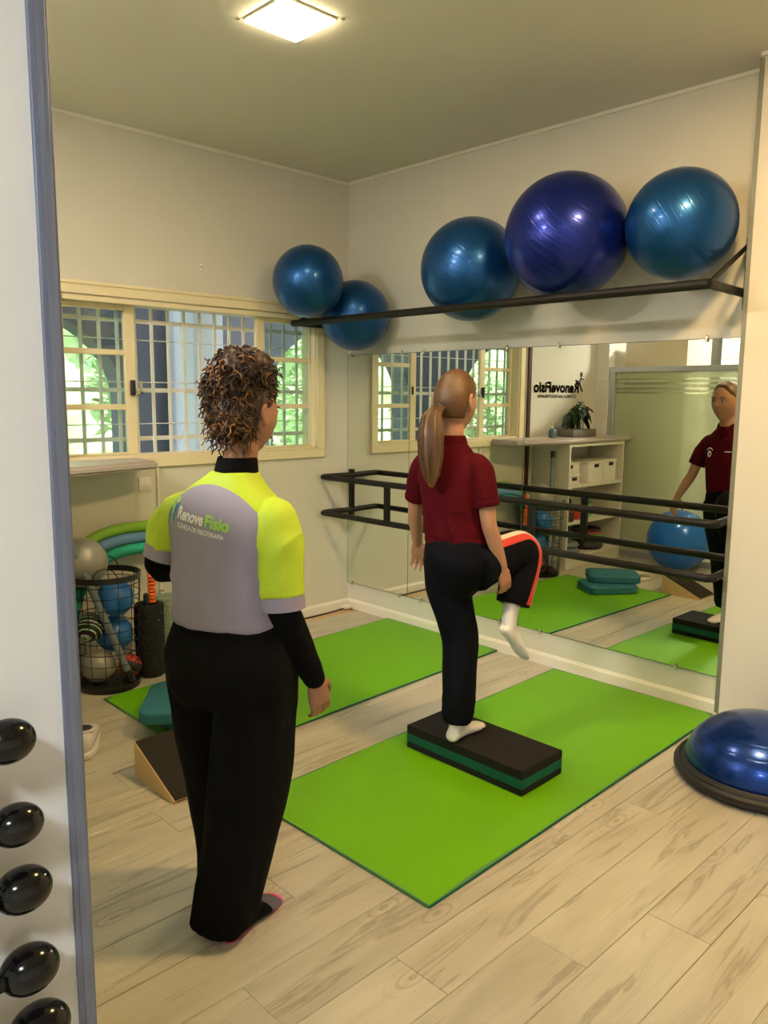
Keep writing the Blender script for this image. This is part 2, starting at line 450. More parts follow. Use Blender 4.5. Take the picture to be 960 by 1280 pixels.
# window wall y = 0
WX0, WX1, WZ0, WZ1 = -1.97, -.285, 1.15, 2.005     # clear opening
struct('wall_back', [((-7.0, 0, 0), (WX0, .14, H)), ((WX1, 0, 0), (.15, .14, H)), ((WX0, 0, 0), (WX1, .14, WZ0)), ((WX0, 0, WZ1), (WX1, .14, H))], 'wall', 'beige wall with the wide barred window')
struct('wall_right', [((0, -2.72, 0), (.15, 0, H))], 'wall', 'beige wall carrying the mirror and the ball rack')
struct('wall_column', [((-.158, -6.6, 0), (.15, -2.72, H))], 'wall', 'beige wall projecting at the right edge, next to the mirror')
struct('wall_far', [((-7.0, -6.75, 0), (.15, -6.6, H))], 'wallw', 'white wall behind the viewer')
struct('trim_1', [((-7, -.012, H-.016), (0, 0, H)), ((-.012, -2.72, H-.016), (0, -.012, H)), ((-.17, -6.6, H-.016), (-.158, -2.72, H))], 'trim', 'thin white line where walls meet the ceiling')
BBH = .068
def baseboard(name, pts, label):
    bm = BM()
    prof = [(0, 0), (.013, 0), (.013, BBH*.78), (.009, BBH*.86), (.006, BBH), (0, BBH)]
    (x0, y0), (x1, y1), (nx, ny) = pts
    add_rings(bm, [[V((x0+nx*d, y0+ny*d, z)) for d, z in prof], [V((x1+nx*d, y1+ny*d, z)) for d, z in prof]])
    return solo(name, bm, 'trim', label, None, None, 30., 'structure')
baseboard('baseboard_back', ((-3.24, 0), (0, 0), (0, -1)), 'white baseboard under the window wall')
baseboard('baseboard_right', ((0, -.013), (0, -2.72), (-1, 0)), 'white baseboard under the mirror')
baseboard('baseboard_column', ((-.158, -2.715), (-.158, -6.5), (-1, 0)), 'white baseboard at the foot of the projecting wall')
# corner profile of the projecting wall
bm = BM(); add_box(bm, (-.161, -2.7195, BBH+.005), (-.145, -2.714, H-.02)); add_box(bm, (-.1605, -2.733, BBH+.005), (-.157, -2.7195, H-.02))
solo('trim_2', bm, 'strip', 'grey metal corner strip at the mirror side of the projecting wall', None, None, 40., 'structure')
# white hall wall at the left with its aluminium jamb
struct('wall_left', [((-4.4, -3.12, 0), (-3.276, -3.04, H))], 'wallw', 'white wall edge at the far left carrying black dumbbells')
bm = BM()
add_box(bm, (-3.277, -3.126, 0), (-3.2555, -3.02, H-.002), .001, 1)
add_box(bm, (-3.2565, -3.120, 0), (-3.2505, -3.02, H-.002), .001, 1)
add_box(bm, (-3.2695, -3.1275, 0), (-3.2625, -3.1255, H-.002))
solo('trim_3', bm, 'jamb', 'scuffed grey aluminium profile along the edge of the white wall', None, None, 40., 'structure')

# ------------------------------------------------------------------ window
win = thing('window_1', 'wide cream-framed window with sliding sashes and a white grille', None, (-1.13, 0, 1.09), kind='structure')
bm = BM()
cx0, cx1, cz0, cz1 = -2.04, -.224, 1.088, 2.066
t = -.018
add_box(bm, (cx0, t, cz1-.055), (cx1, .0, cz1), .004, 1); add_box(bm, (cx0, t, cz0), (cx1, .0, WZ0-.002), .004, 1)
add_box(bm, (cx0, t, WZ0-.004), (WX0, .0, cz1-.054), .003, 1); add_box(bm, (WX1, t, WZ0-.004), (cx1, .0, cz1-.054), .003, 1)
add_box(bm, (cx0-.01, -.026, cz1-.006), (cx1+.01, 0, cz1+.012), .003, 1)
part('casing', bm, 'cream', win)
bm = BM()   # jamb lining
add_box(bm, (WX0-.001, -.005, WZ0-.001), (WX1+.001, .135, WZ0+.012)); add_box(bm, (WX0-.001, -.005, WZ1-.025), (WX1+.001, .135, WZ1+.001))
add_box(bm, (WX0-.001, -.005, WZ0), (WX0+.012, .135, WZ1)); add_box(bm, (WX1-.012, -.005, WZ0), (WX1+.001, .135, WZ1))
part('lining', bm, 'cream', win)
def sash(x0, x1, y, wl_, wr_):
    s = bpy.data.objects.new('sash', None); C.objects.link(s); s.parent = win; s.empty_display_size = .05
    z0, z1 = WZ0+.012, WZ1-.025; rails = [z0, 1.411, 1.709, z1]
    def stl(nm, lo, hi):
        b = BM(); add_box(b, lo, hi, .003, 1); part(nm, b, 'cream', s)
    stl('stile', (x0, y, z0), (x0+wl_, y+.028, z1)); stl('stile', (x1-wr_, y, z0), (x1, y+.028, z1))
    stl('rail', (x0+wl_, y, z0-.0), (x1-wr_, y+.028, z0+.012)); stl('rail', (x0+wl_, y, z1-.028), (x1-wr_, y+.028, z1))
    stl('rail', (x0+wl_, y+.002, 1.411), (x1-wr_, y+.026, 1.442)); stl('rail', (x0+wl_, y+.002, 1.709), (x1-wr_, y+.026, 1.740))
    for a, c in ((z0+.012, 1.411), (1.442, 1.709), (1.740, z1-.028)):
        b = BM(); add_box(b, (x0+wl_-.002, y+.012, a-.002), (x1-wr_+.002, y+.016, c+.002)); part('pane', b, 'glass', s)
    return s
sash(-.732, -.296, .038, .066, .012)
sash(-1.958, -1.528, .070, .028, .062)
b = BM(); add_box(b, (-1.568, .045, 1.49), (-1.543, .07, 1.575), .004, 1); part('latch', b, 'blackp', win)
b = BM(); add_box(b, (-1.540, .052, 1.50), (-1.50, .064, 1.512)); add_box(b, (-1.512, .052, 1.50), (-1.50, .064, 1.57)); part('latch_hook', b, 'steel', win)
b = BM(); add_box(b, (-.70, .030, 1.51), (-.682, .04, 1.57), .003, 1); part('latch', b, 'blackp', win)
gr = bpy.data.objects.new('grille', None); C.objects.link(gr); gr.parent = win; gr.empty_display_size = .05
x = WX0+.05
while x < WX1-.02:
    b = BM(); add_box(b, (x-.009, .118, WZ0+.002), (x+.009, .128, WZ1-.002)); part('grille_bar', b, 'bar', gr); x += .1045
for z in (1.245, 1.52, 1.905):
    b = BM(); add_box(b, (WX0+.001, .129, z-.012), (WX1-.001, .137, z+.012)); part('grille_cross_bar', b, 'bar', gr)
for z in (1.33, 1.565, 1.80):
    b = BM(); add_tube(b, [(WX0+.012, .112, z), (WX1-.012, .112, z)], .003, 6); part('grille_wire', b, 'bar', gr)

# ------------------------------------------------------------------ outside the window
ext = BM()
def arch_wall(bm, x0, x1, y0, y1, ztop, arches):
    """wall slab with round-headed openings down to the sill"""
    sill = .55
    cur = x0
    for a, b_, spring in sorted(arches):
        add_box(bm, (cur, y0, -.2), (a, y1, ztop)); add_box(bm, (a, y0, -.2), (b_, y1, sill))
        n = 24; c = (a+b_)/2; r = (b_-a)/2
        prev = None
        for i in range(n):
            t0, t1 = PI-PI*i/n, PI-PI*(i+1)/n
            p0 = (c+r*math.cos(t0), spring+.8*r*math.sin(t0)); p1 = (c+r*math.cos(t1), spring+.8*r*math.sin(t1))
            vs = [bm.verts.new((x, y, z)) for y in (y0, y1) for x, z in (p0, p1, (p1[0], ztop), (p0[0], ztop))]
            for f in ((0, 1, 2, 3), (7, 6, 5, 4), (0, 4, 5, 1), (1, 5, 6, 2), (2, 6, 7, 3), (3, 7, 4, 0)):
                bm.faces.new([vs[k] for k in f])
        cur = b_
    add_box(bm, (cur, y0, -.2), (x1, y1, ztop))
arch_wall(ext, -6.0, 3.4, 1.75, 1.98, 2.75, [(-4.9, -3.3, 1.45), (-2.42, -.78, 1.45), (.60, 2.3, 1.45)])
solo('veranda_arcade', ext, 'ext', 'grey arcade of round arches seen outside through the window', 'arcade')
boxsolo('veranda_shade_roof', (-6.0, .16, 2.75), (3.4, 1.35, 2.86), 'extw', 'unseen pale roof slab over the veranda, its depth set to shade the arcade', 'roof')  # out of view; shades the veranda, cut short so skylight grazes the arcade
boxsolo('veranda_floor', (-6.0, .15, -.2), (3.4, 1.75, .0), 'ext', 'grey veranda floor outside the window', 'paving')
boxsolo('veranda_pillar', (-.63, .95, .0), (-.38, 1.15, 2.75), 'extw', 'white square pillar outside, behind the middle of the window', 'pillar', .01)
boxsolo('drain_pipe', (-.42, 1.60, .0), (-.29, 1.70, 2.75), 'bar', 'pale downpipe against the arcade outside', 'pipe', .03)
bm = BM()
for k in range(30):
    for j in range(30): pass
g = bmesh.ops.create_grid(bm, x_segments=30, y_segments=20, size=1)
for v in g['verts']:
    v.co = V((v.co.x*14-1, 2.0+(v.co.y+1)*3.4, -.15+.08*noise.noise(v.co*6)))
solo('lawn', bm, 'grass', 'sunlit green lawn beyond the arcade', 'lawn', kind='stuff')
def bush(name, c, r, n, label, trunk=0.):
    o = thing(name, label, 'tree' if trunk else 'bush', (c[0], c[1], -.15), 'greenery outside the window')
    bm = BM()
    for i in range(n):
        d = V((random.gauss(0, 1), random.gauss(0, 1), random.gauss(0, 1))).normalized()*(random.random()**.4)
        p = V(c)+V((d.x*r[0], d.y*r[1], d.z*r[2]))
        if p.z < .05: p.z = .05+random.random()*.3
        s = random.uniform(.07, .16); a = V((random.gauss(0, 1), random.gauss(0, 1), random.gauss(0, .6))).normalized(); b = a.cross(V((random.random(), random.random(), 1))).normalized()
        vs = [bm.verts.new(p+q) for q in (a*s, b*s*.5, -a*s, -b*s*.5)]
        bm.faces.new(vs)
    part('foliage', bm, 'treeleaf', o, None)
    bm = BM(); add_tube(bm, [(c[0], c[1], -.13), (c[0]+.05, c[1], c[2]*.6), (c[0], c[1]+.05, c[2])], [.09, .07, .03], 8)
    part('trunk', bm, 'bark', o)
bush('garden_tree', (1.9, 5.2, 1.9), (1.5, 1.0, 1.6), 2600, 'leafy green tree seen through the right-hand sash', 1)
bush('garden_tree', (5.6, 7.0, 2.0), (1.8, 1.3, 1.9), 2600, 'tall tree far right beyond the arcade arch', 1)
bush('garden_bush', (-1.2, 5.0, 1.1), (1.1, .8, 1.4), 2000, 'green bush seen through the left-hand sash', 0)
bush('garden_tree', (-3.6, 6.0, 1.9), (1.6, 1.2, 1.9), 2400, 'leafy tree seen in the mirror through the window', 1)
bush('garden_bush', (-7.0, 5.0, 1.0), (1.5, .9, 1.2), 2000, 'low green bush at the far left of the garden', 0)
bm = BM(); g = bmesh.ops.create_grid(bm, x_segments=120, y_segments=30, size=1)
for v in g['verts']:
    p = V((v.co.x*14-1, 0, (v.co.y+1)*2.2-.1)); v.co = p+V((0, 9.6+.5*noise.noise(p*1.3)+.25*noise.noise(p*4), .4*noise.noise(V((p.x, 0, 3))) if v.co.y > .98 else 0))
solo('garden_hedge', bm, 'treeleaf', 'tall light green hedge closing the garden outside', 'hedge')

# ------------------------------------------------------------------ mirrors
MZ0, MZ1 = .187, 1.7705
seams = [0.0, -.597, -1.49, -2.712]
clipy_top = [[-.05, -.53], [-.72, -1.36], [-1.70, -2.50]]
clipy_bot = [[-.05, -.53], [-.72, -1.36], [-1.65, -2.45]]
mlab = ['narrow frameless mirror panel in the corner by the window', 'frameless mirror panel reflecting the window, behind the girl', 'widest frameless mirror panel, at the right, reflecting the shelf cabinet']
for k in range(3):
    y0, y1 = seams[k], seams[k+1]
    o = thing('wall_mirror', mlab[k], 'mirror', (0, (y0+y1)/2, MZ0), 'mirror panels on the right wall')
    bm = BM(); add_box(bm, (-.006, y1+.001, MZ0), (-.0005, y0-.001, MZ1)); part('glass_panel', bm, 'mirror', o)
    bm = BM()
    for yy in (y0-.0006, y1+.0006): add_box(bm, (-.0064, yy-.0012, MZ0), (-.0006, yy+.0012, MZ1))
    for zz in (MZ0, MZ1): add_box(bm, (-.0064, y1+.001, zz-.0015), (-.0006, y0-.001, zz+.0015))
    part('ground_edge', bm, 'mirroredge', o)
    for z, ys in ((MZ1, clipy_top[k]), (MZ0, clipy_bot[k])):
        for yy in ys:
            b = BM(); sg = 1 if z > 1 else -1
            pts = [(-.001, yy, z+sg*.012), (-.012, yy, z+sg*.012), (-.016, yy, z+sg*.004), (-.016, yy, z-sg*.008)]
            add_tube(b, [V(p) for p in pts], .0055, 8, rnd=True); part('mirror_clip', b, 'steel', o)

# ------------------------------------------------------------------ ballet barre (double rails on the mirror wall)
o = thing('wall_barre', 'black steel double-rail barre mounted across the mirror', 'barre', (-.02, -1.35, .70))
BX, BZ1, BZ0 = -.262, .955, .712
YL, YR = -.022, -2.70
for nm, z in (('upper_rail', BZ1), ('lower_rail', BZ0)):
    b = BM()
    pts = [V((-.012, -.048, z)), V((BX+.03, -.030, z)), V((BX, -.045, z)), V((BX, -.10, z)), V((BX, YR+.06, z)), V((BX, YR+.02, z)), V((BX+.02, YR, z)), V((-.012, YR+.02, z))]
    add_tube(b, pts, .019, 14, rnd=True); part(nm, b, 'black', o)
for yy in (-.66, -1.74):
    b = BM(); add_box(b, (BX-.012, yy-.018, BZ0), (BX+.012, yy+.018, BZ1)); part('upright', b, 'black', o)
for yy in (-.045, YR+.02):
    b = BM(); add_box(b, (-.022, yy-.016, .675), (-.0075, yy+.016, .995), .002, 1); part('wall_plate', b, 'black', o)

# ------------------------------------------------------------------ rack for the exercise balls
RX, RZ = -.475, 1.952
o = thing('ball_rack', 'long black steel wall rack holding the blue exercise balls', 'rack', (-.1, -1.35, 1.9))
b = BM(); add_tube(b, [(RX, -.006, RZ), (RX, -2.705, RZ)], .021, 14, cap=True); part('front_rail', b, 'black', o)
for yy, y2 in ((-.02, -.02), (-2.70, -2.665)):
    b = BM(); add_tube(b, [(RX, yy, RZ), (-.004, y2, RZ+.006)], .019, 12); part('arm', b, 'black', o)
    b = BM(); add_tube(b, [(RX, yy, RZ), (-.004, y2, 2.175)], .010, 10); part('brace', b, 'black', o)
    b = BM(); add_box(b, (-.012, y2-.016, 1.89), (-.0005, y2+.016, 2.20), .002, 1); part('wall_plate', b, 'black', o)

def ex_ball(name, c, r, material, label, tilt=(0, 0), valve=None, group='exercise balls on the wall rack'):
    o = thing(name, label, 'ball', (c[0], c[1], c[2]-r), group)
    b = BM(); add_sphere(b, (0, 0, 0), r, 64, 40)
    me = to_mesh('ball_skin', b, 180.)
    me.materials.append(M[material])
    s = bpy.data.objects.new('ball_skin', me); C.objects.link(s); s.parent = o; s.location = (0, 0, r); s.rotation_euler = (tilt[0], tilt[1], 0)
    if valve:
        d = V(valve).normalized(); b = BM()
        add_lathe(b, [(.009, -.001), (.009, .002), (.004, .003), (.0035, .001), (.001, .001)], (0, 0, 0), 14)
        for v in b.verts: v.co = d.to_track_quat('Z', 'Y').to_matrix() @ v.co + d*(r-.0005)+V((0, 0, r))
        part('valve', b, 'white', o, local=True)
    return o
def along(u, v, x): # photo pixel to the vertical plane x = const (depth comes from the rack that carries the ball)
    d = FW+RT*((u-480)/FPX)+UP*((640-v)/FPX); return CAM+d*((x-CAM.x)/d.x)
c5 = along(851, 281, -.250); ex_ball('exercise_ball', c5, .234, 'ballteal', 'teal-blue exercise ball at the right end of the rack, by the projecting wall', (.9, .5), CAM+ (FW+RT*((891-480)/FPX)+UP*((640-309)/FPX))*3.75-c5)
c4 = along(708, 296.5, -.350); ex_ball('exercise_ball', c4, .290, 'ballnavy', 'largest exercise ball on the rack, deep navy blue', (.8, -.4))
c3 = along(588.5, 337, -.285); ex_ball('exercise_ball', c3, .269, 'ballteal', 'teal-blue exercise ball on the rack left of the navy one', (.7, -.5))
c2 = along(444, 394.5, -.225); ex_ball('exercise_ball', c2, .218, 'ballteal', 'small teal-blue exercise ball hanging low in the corner behind the rack rail', (.6, .6))
c1 = AT(385, 352, 4.71); ex_ball('exercise_ball', c1, .2095, 'ballteal', 'leftmost exercise ball, above the window corner, resting on another', (1.1, .3))

# ------------------------------------------------------------------ ceiling lamps
def lamp(name, x, y, label, mt, s=.120, grp='square ceiling lamps'):
    o = thing(name, label, 'lamp', (x, y, H-.03), grp)
    b = BM(); add_box(b, (x-s-.006, y-s-.006, H-.010), (x+s+.006, y+s+.006, H-.001), .003, 1); part('frame', b, 'rimgold', o)
    b = BM(); add_box(b, (x-s, y-s, H-.016), (x+s, y+s, H-.010)); part('diffuser', b, mt, o)
    for dx in (-1, 1):
        for dy in (-1, 1):
            b = BM(); add_lathe(b, [(.006, -.006), (.009, -.003), (.009, 0)], (x+dx*(s+.02), y+dy*(s+.02), H-.001), 10); part('fixing', b, 'steel', o)
lamp('ceiling_lamp', -1.705, -1.595, 'square glowing lamp panel on the ceiling above the mats', 'lamp')
lamp('ceiling_lamp', -1.42, -3.25, 'square lamp panel on the ceiling nearer the viewer', 'lampw')
lamp('ceiling_lamp', -4.75, -4.6, 'square lamp panel on the hall ceiling', 'lamph', .2)
lamp('ceiling_lamp', -4.55, -1.5, 'square lamp panel on the hall ceiling behind the glass partition', 'lamph2', .2)

# ------------------------------------------------------------------ mats, step, pads, wedge, bosu
def quad_mat(name, cs, label, grp='green exercise mats'):
    o = thing(name, label, 'mat', (sum(c[0] for c in cs)/4, sum(c[1] for c in cs)/4, 0), grp)
    h = .014
    cen = V((o.location.x, o.location.y, 0))
    # top sheet, gently uneven
    bm = BM(); n, k = 40, 20; gv = []
    for i in range(n+1):
        row = []
        for j in range(k+1):
            a, b_ = i/n, j/k
            p = (V((*cs[0], 0))*(1-a)+V((*cs[1], 0))*a)*(1-b_)+(V((*cs[3], 0))*(1-a)+V((*cs[2], 0))*a)*b_
            e = min(a*2.0, (1-a)*2.0, b_*.9, (1-b_)*.9)
            z = h-.004*max(0, 1-e/.012)**2+.0012*noise.noise(V((p.x*3, p.y*3, 0)))
            row.append(bm.verts.new((p.x, p.y, z)))
        gv.append(row)
    for i in range(n):
        for j in range(k): bm.faces.new((gv[i][j], gv[i+1][j], gv[i+1][j+1], gv[i][j+1]))
    part('top_sheet', bm, 'mat', o, 180)
    bm = BM(); add_rings(bm, [[V((x, y, .0005)) for x, y in cs], [V((x, y, h-.0035)) for x, y in cs]]); part('foam_core', bm, 'matedge', o)
    # welded seam strip along the long edges
    bm = BM()
    for a, b_ in ((0, 1), (3, 2)):
        add_tube(bm, [V((*cs[a], h*.45)), V((*cs[b_], h*.45))], .0035, 6)
    part('piping', bm, 'evag', o)
quad_mat('exercise_mat', [(-2.075, -2.703), (-.026, -2.668), (-.040, -1.770), (-2.092, -1.808)], 'green exercise mat under the foam step, nearest the viewer')
quad_mat('exercise_mat', [(-2.055, -1.425), (-.012, -1.352), (.0-.016, -.422), (-2.052, -.497)], 'green exercise mat along the window side, carrying the teal pads')
# step
P = [(-1.3588, -1.9121), (-1.3542, -2.5095), (-1.0818, -2.506), (-1.0861, -1.9076)]
o = thing('foam_step', 'black foam step block with a green middle layer on the near mat', 'step', (-1.22, -2.21, .014))
for nm, z0, z1, mt in (('bottom_layer', .0145, .040, 'eva'), ('middle_layer', .040, .078, 'evag'), ('top_layer', .078, .1135, 'eva')):
    bm = BM(); add_prism(bm, P, z0, z1)
    bmesh.ops.bevel(bm, geom=[e for e in bm.edges], offset=.0025, segments=2, affect='EDGES'); part(nm, bm, mt, o)
# teal pads
def pad(c, ang, z, label, L=.40, Wd=.31, h=.057):
    bm = BM()
    r = .06; pts = []
    for (sx, sy, a0) in ((1, 1, 0), (-1, 1, 90), (-1, -1, 180), (1, -1, 270)):
        for k in range(7):
            t_ = math.radians(a0+15*k); pts.append((sx*(L/2-r)+r*math.cos(t_), sy*(Wd/2-r)+r*math.sin(t_)))
    mtx = Matrix.Translation((c[0], c[1], 0)) @ Matrix.Rotation(math.radians(ang), 4, 'Z')
    lay = [(.94, .0), (.99, .006), (1, .014), (.985, h*.5), (1, h-.014), (.99, h-.006), (.95, h)]
    add_rings(bm, [[mtx @ V((x*s, y*s, z+hh)) for x, y in pts] for s, hh in lay])
    solo('balance_pad', bm, 'teal', label, 'pad', 'teal balance pads stacked on the mat')
pad((-1.80, -1.03), 36, .0155, 'lower teal foam balance pad lying on the green mat')
pad((-1.92, -1.0), 52, .074, 'upper teal foam balance pad, stacked askew')
# wedge
o = thing('wedge_board', 'plywood slant board with black grip top on the floor behind the woman', 'wedge', (-2.19, -1.51, 0))
wx0, wx1, wy0, wy1, wh = -2.315, -2.07, -1.645, -1.345, .14
for xa, xb in ((wx0, wx0+.016), (wx1-.016, wx1)):
    bm = BM(); add_rings(bm, [[V((x, wy0, 0)), V((x, wy0, .008)), V((x, wy1, wh)), V((x, wy1, 0))] for x in (xa, xb)]); part('side_panel', bm, 'ply', o)
bm = BM(); add_box(bm, (wx0+.016, wy1-.014, 0), (wx1-.016, wy1, wh)); part('back_panel', bm, 'ply', o)
def wedge_layer(nm, off, th, mt, ins):
    bm = BM(); d = V((0, wy1-wy0, wh-.008)).normalized(); nn = V((0, -d.z, d.y))
    a = V((0, wy0, .008))+nn*off; b_ = V((0, wy1, wh))+nn*off
    add_rings(bm, [[V((x, 0, 0))+q for q in (a, b_, b_+nn*th, a+nn*th)] for x in (wx0+ins, wx1-ins)]); part(nm, bm, mt, o)
wedge_layer('top_board', 0, .006, 'ply', 0); wedge_layer('grip_sheet', .006, .002, 'grip', .004)
# bosu
bc = V((-.52, -3.06, 0))
o = thing('balance_dome', 'blue half-ball balance trainer on a black base at the right edge', 'balance trainer', bc)
bm = BM(); add_lathe(bm, [(.29, .012), (.315, .014), (.325, .028), (.325, .046), (.315, .056), (.292, .060), (.285, .066)], bc, 64); part('base', bm, 'rubber', o)
bm = BM(); pr = [(.284*math.cos(t), .060+.205*math.sin(t)) for t in [PI/2*i/20 for i in range(20)]]+[(.004, .265)]
add_lathe(bm, pr, bc, 64); part('dome', bm, 'bosu', o, 180)
bm = BM(); add_tube(bm, [bc+V((.309*math.cos(t), .309*math.sin(t), .058)) for t in [2*PI*i/64 for i in range(64)]], .006, 8, closed=True); part('rim_ridge', bm, 'rubber', o)
for a in (-1.9, 1.2):
    bm = BM(); q = bc+V((.30*math.cos(a), .30*math.sin(a), .006)); add_lathe(bm, [(.016, -.006), (.018, .0), (.016, .008)], q, 14); part('foot', bm, 'rubber', o)

# ------------------------------------------------------------------ wall fittings
bm = BM(); add_box(bm, (-1.575, -.012, .955), (-1.50, -.0005, 1.035), .004); o = solo('wall_socket', bm, 'white', 'white socket plate on the wall under the window sill', 'socket')
bm = BM(); add_box(bm, (-1.565, -.016, .966), (-1.51, -.012, .992), .002, 1); part('switch', bm, 'lamin', o)
bm = BM(); add_tube(bm, [(-1.457, -.008, 1.085), (-1.459, -.008, BBH)], .008, 8); o = solo('cable_conduit', bm, 'trim', 'thin white cable conduit running down the wall from the window', 'conduit')
bm = BM(); add_box(bm, (-1.472, -.018, .36), (-1.445, -.0005, .372), .001, 1); part('clip', bm, 'steel', o)
bm = BM(); add_box(bm, (-1.147, -.008, 2.205), (-1.127, -.0005, 2.218), .002, 1); add_box(bm, (-1.147, -.008, 2.232), (-1.127, -.0005, 2.245), .002, 1)
solo('wall_anchor', bm, 'wallw', 'small plaster plug marks on the wall above the window', 'fitting')
bm = BM(); add_box(bm, (-.085, -.075, .012), (-.03, -.015, .035), .004); solo('junction_box', bm, 'white', 'small white cable box on the floor in the corner', 'box', origin=V((-.06, -.05, .012)))
bm = BM(); add_tube(bm, spline([(-.085, -.045, .012), (-.3, -.05, .006), (-.7, -.035, .005), (-1.3, -.04, .005)], 8), .005, 8); solo('floor_cable', bm, 'cable', 'black cable lying along the baseboard under the window', 'cable')

# ------------------------------------------------------------------ counter, cabinet and their contents (left of the window)
bm = BM()
prof = [(-1.585, -.001), (-1.585, -.255), (-1.60, -.275), (-2.15, -.40), (-3.225, -.40), (-3.225, -.001)]
add_prism(bm, prof, 1.102, 1.148)
bmesh.ops.bevel(bm, geom=[e for e in bm.edges if abs(e.verts[0].co.z-e.verts[1].co.z) < .001], offset=.014, segments=3, affect='EDGES')
solo('counter_top', bm, 'slab', 'grey-beige counter slab under the left end of the window', 'counter')
cab = thing('shelf_cabinet', 'cream open shelf cabinet under the counter, seen in the mirror', 'cabinet', (-2.66, -.2, 0))
cx0, cx1, cy0 = -3.115, -2.20, -.385
for nm, lo, hi in (('side_panel', (cx1-.022, cy0, .0), (cx1, -.002, 1.10)), ('side_panel', (cx0, cy0, 0), (cx0+.022, -.002, 1.10)), ('top_panel', (cx0+.022, cy0, 1.075), (cx1-.022, -.002, 1.10)),
                   ('shelf', (cx0+.022, cy0, .715), (cx1-.022, -.015, .738)), ('shelf', (cx0+.022, cy0, .395), (cx1-.022, -.015, .418)), ('shelf', (cx0+.022, cy0, .085), (cx1-.022, -.015, .108)),
                   ('plinth', (cx0+.022, cy0+.012, 0), (cx1-.022, cy0+.03, .085)), ('back_panel', (cx0+.022, -.015, .0), (cx1-.022, -.002, 1.08))):
    b = BM(); add_box(b, lo, hi, .0015, 1); part(nm, b, 'lamin', cab)
def sbox(x0, x1, y0, y1, z0, z1, label):
    o = thing('storage_box', label, 'box', ((x0+x1)/2, (y0+y1)/2, z0), 'white storage boxes on the cabinet shelf')
    b = BM(); add_box(b, (x0, y0, z0), (x1, y1, z1-.02), .008); part('body', b, 'white', o)
    b = BM(); add_box(b, (x0-.006, y0-.006, z1-.02), (x1+.006, y1+.006, z1), .006); part('lid', b, 'white', o)
    xm = (x0+x1)/2; b = BM(); add_box(b, (xm-.035, y0-.0085, z1-.055), (xm+.035, y0-.001, z1-.026), .006); part('handle_slot', b, 'dark', o)
sbox(-2.55, -2.24, -.27, -.03, .739, .93, 'white lidded storage box at the left back of the cabinet shelf')
sbox(-2.41, -2.24, -.36, -.285, .739, .835, 'smallest white storage box at the front of the cabinet shelf')
sbox(-2.84, -2.58, -.34, -.05, .739, .93, 'white lidded storage box in the middle of the cabinet shelf')
sbox(-3.06, -2.86, -.34, -.05, .739, .935, 'white lidded storage box at the far end of the cabinet shelf')
def lathe_thing(name, prof, c, mt, label, cat, grp=None, n=20):
    bm = BM(); add_lathe(bm, prof, c, n); return solo(name, bm, mt, label, cat, grp)
lathe_thing('spray_bottle', [(.035, 0), (.037, .01), (.037, .09), (.02, .12), (.012, .125), (.012, .16), (.006, .165)], (-2.75, -.25, .419), 'yelgreen', 'bright green bottle on the middle cabinet shelf', 'bottle')
lathe_thing('pump_bottle', [(.03, 0), (.03, .14), (.012, .16), (.012, .20), (.005, .205)], (-2.62, -.12, .419), 'dark', 'dark slim bottle at the back of the middle cabinet shelf', 'bottle')
lathe_thing('plastic_tub', [(.05, 0), (.06, .06), (.062, .062), (.062, .07), (.01, .075)], (-2.36, -.22, .419), 'white', 'white round tub on the middle cabinet shelf', 'tub')
boxsolo('small_carton', (-2.56, -.33, .419), (-2.44, -.22, .49), 'redball', 'small red carton on the middle cabinet shelf', 'box', .003)
boxsolo('small_carton', (-2.33, -.37, .419), (-2.27, -.30, .50), 'brown', 'small brown carton at the near side of the middle cabinet shelf', 'box', .003)
zz = .109
for i, (mt, nm) in enumerate((('orange', 'orange'), ('yelgreen', 'green'), ('redball', 'red'), ('blackp', 'black'))):
    b = BM(); cc = V((-2.80, -.21, zz+.10+.022*i)); add_tube(b, [cc+V((.13*math.cos(t), .13*math.sin(t), .011)) for t in [2*PI*k/32 for k in range(32)]], .0105, 8, closed=True)
    solo('hoop_ring', b, mt, nm+' flat ring in the stack on the bottom cabinet shelf', 'ring', 'stacked rings in the cabinet')
lathe_thing('balance_disc', [(.02, .0), (.14, .0), (.16, .03), (.14, .06), (.08, .097), (.02, .099)], (-2.80, -.21, .109), 'rubber', 'black domed disc under the coloured rings', 'disc', None, 32)
lathe_thing('balance_disc', [(.02, .0), (.13, .002), (.15, .025), (.13, .05), (.02, .056)], (-2.40, -.23, .109), 'tubegrey', 'lower grey air cushion on the bottom cabinet shelf', 'disc', 'grey air cushions', 32)
lathe_thing('balance_disc', [(.02, .0), (.12, .002), (.14, .025), (.12, .05), (.02, .056)], (-2.41, -.22, .166), 'tubegrey', 'upper grey air cushion on the bottom cabinet shelf', 'disc', 'grey air cushions', 32)
bm = BM(); add_sphere(bm, (-2.50, -.15, .295), .065); solo('small_ball', bm, 'ballnavy', 'small dark blue ball lying on the grey air cushions in the cabinet', 'ball', smooth=180.)
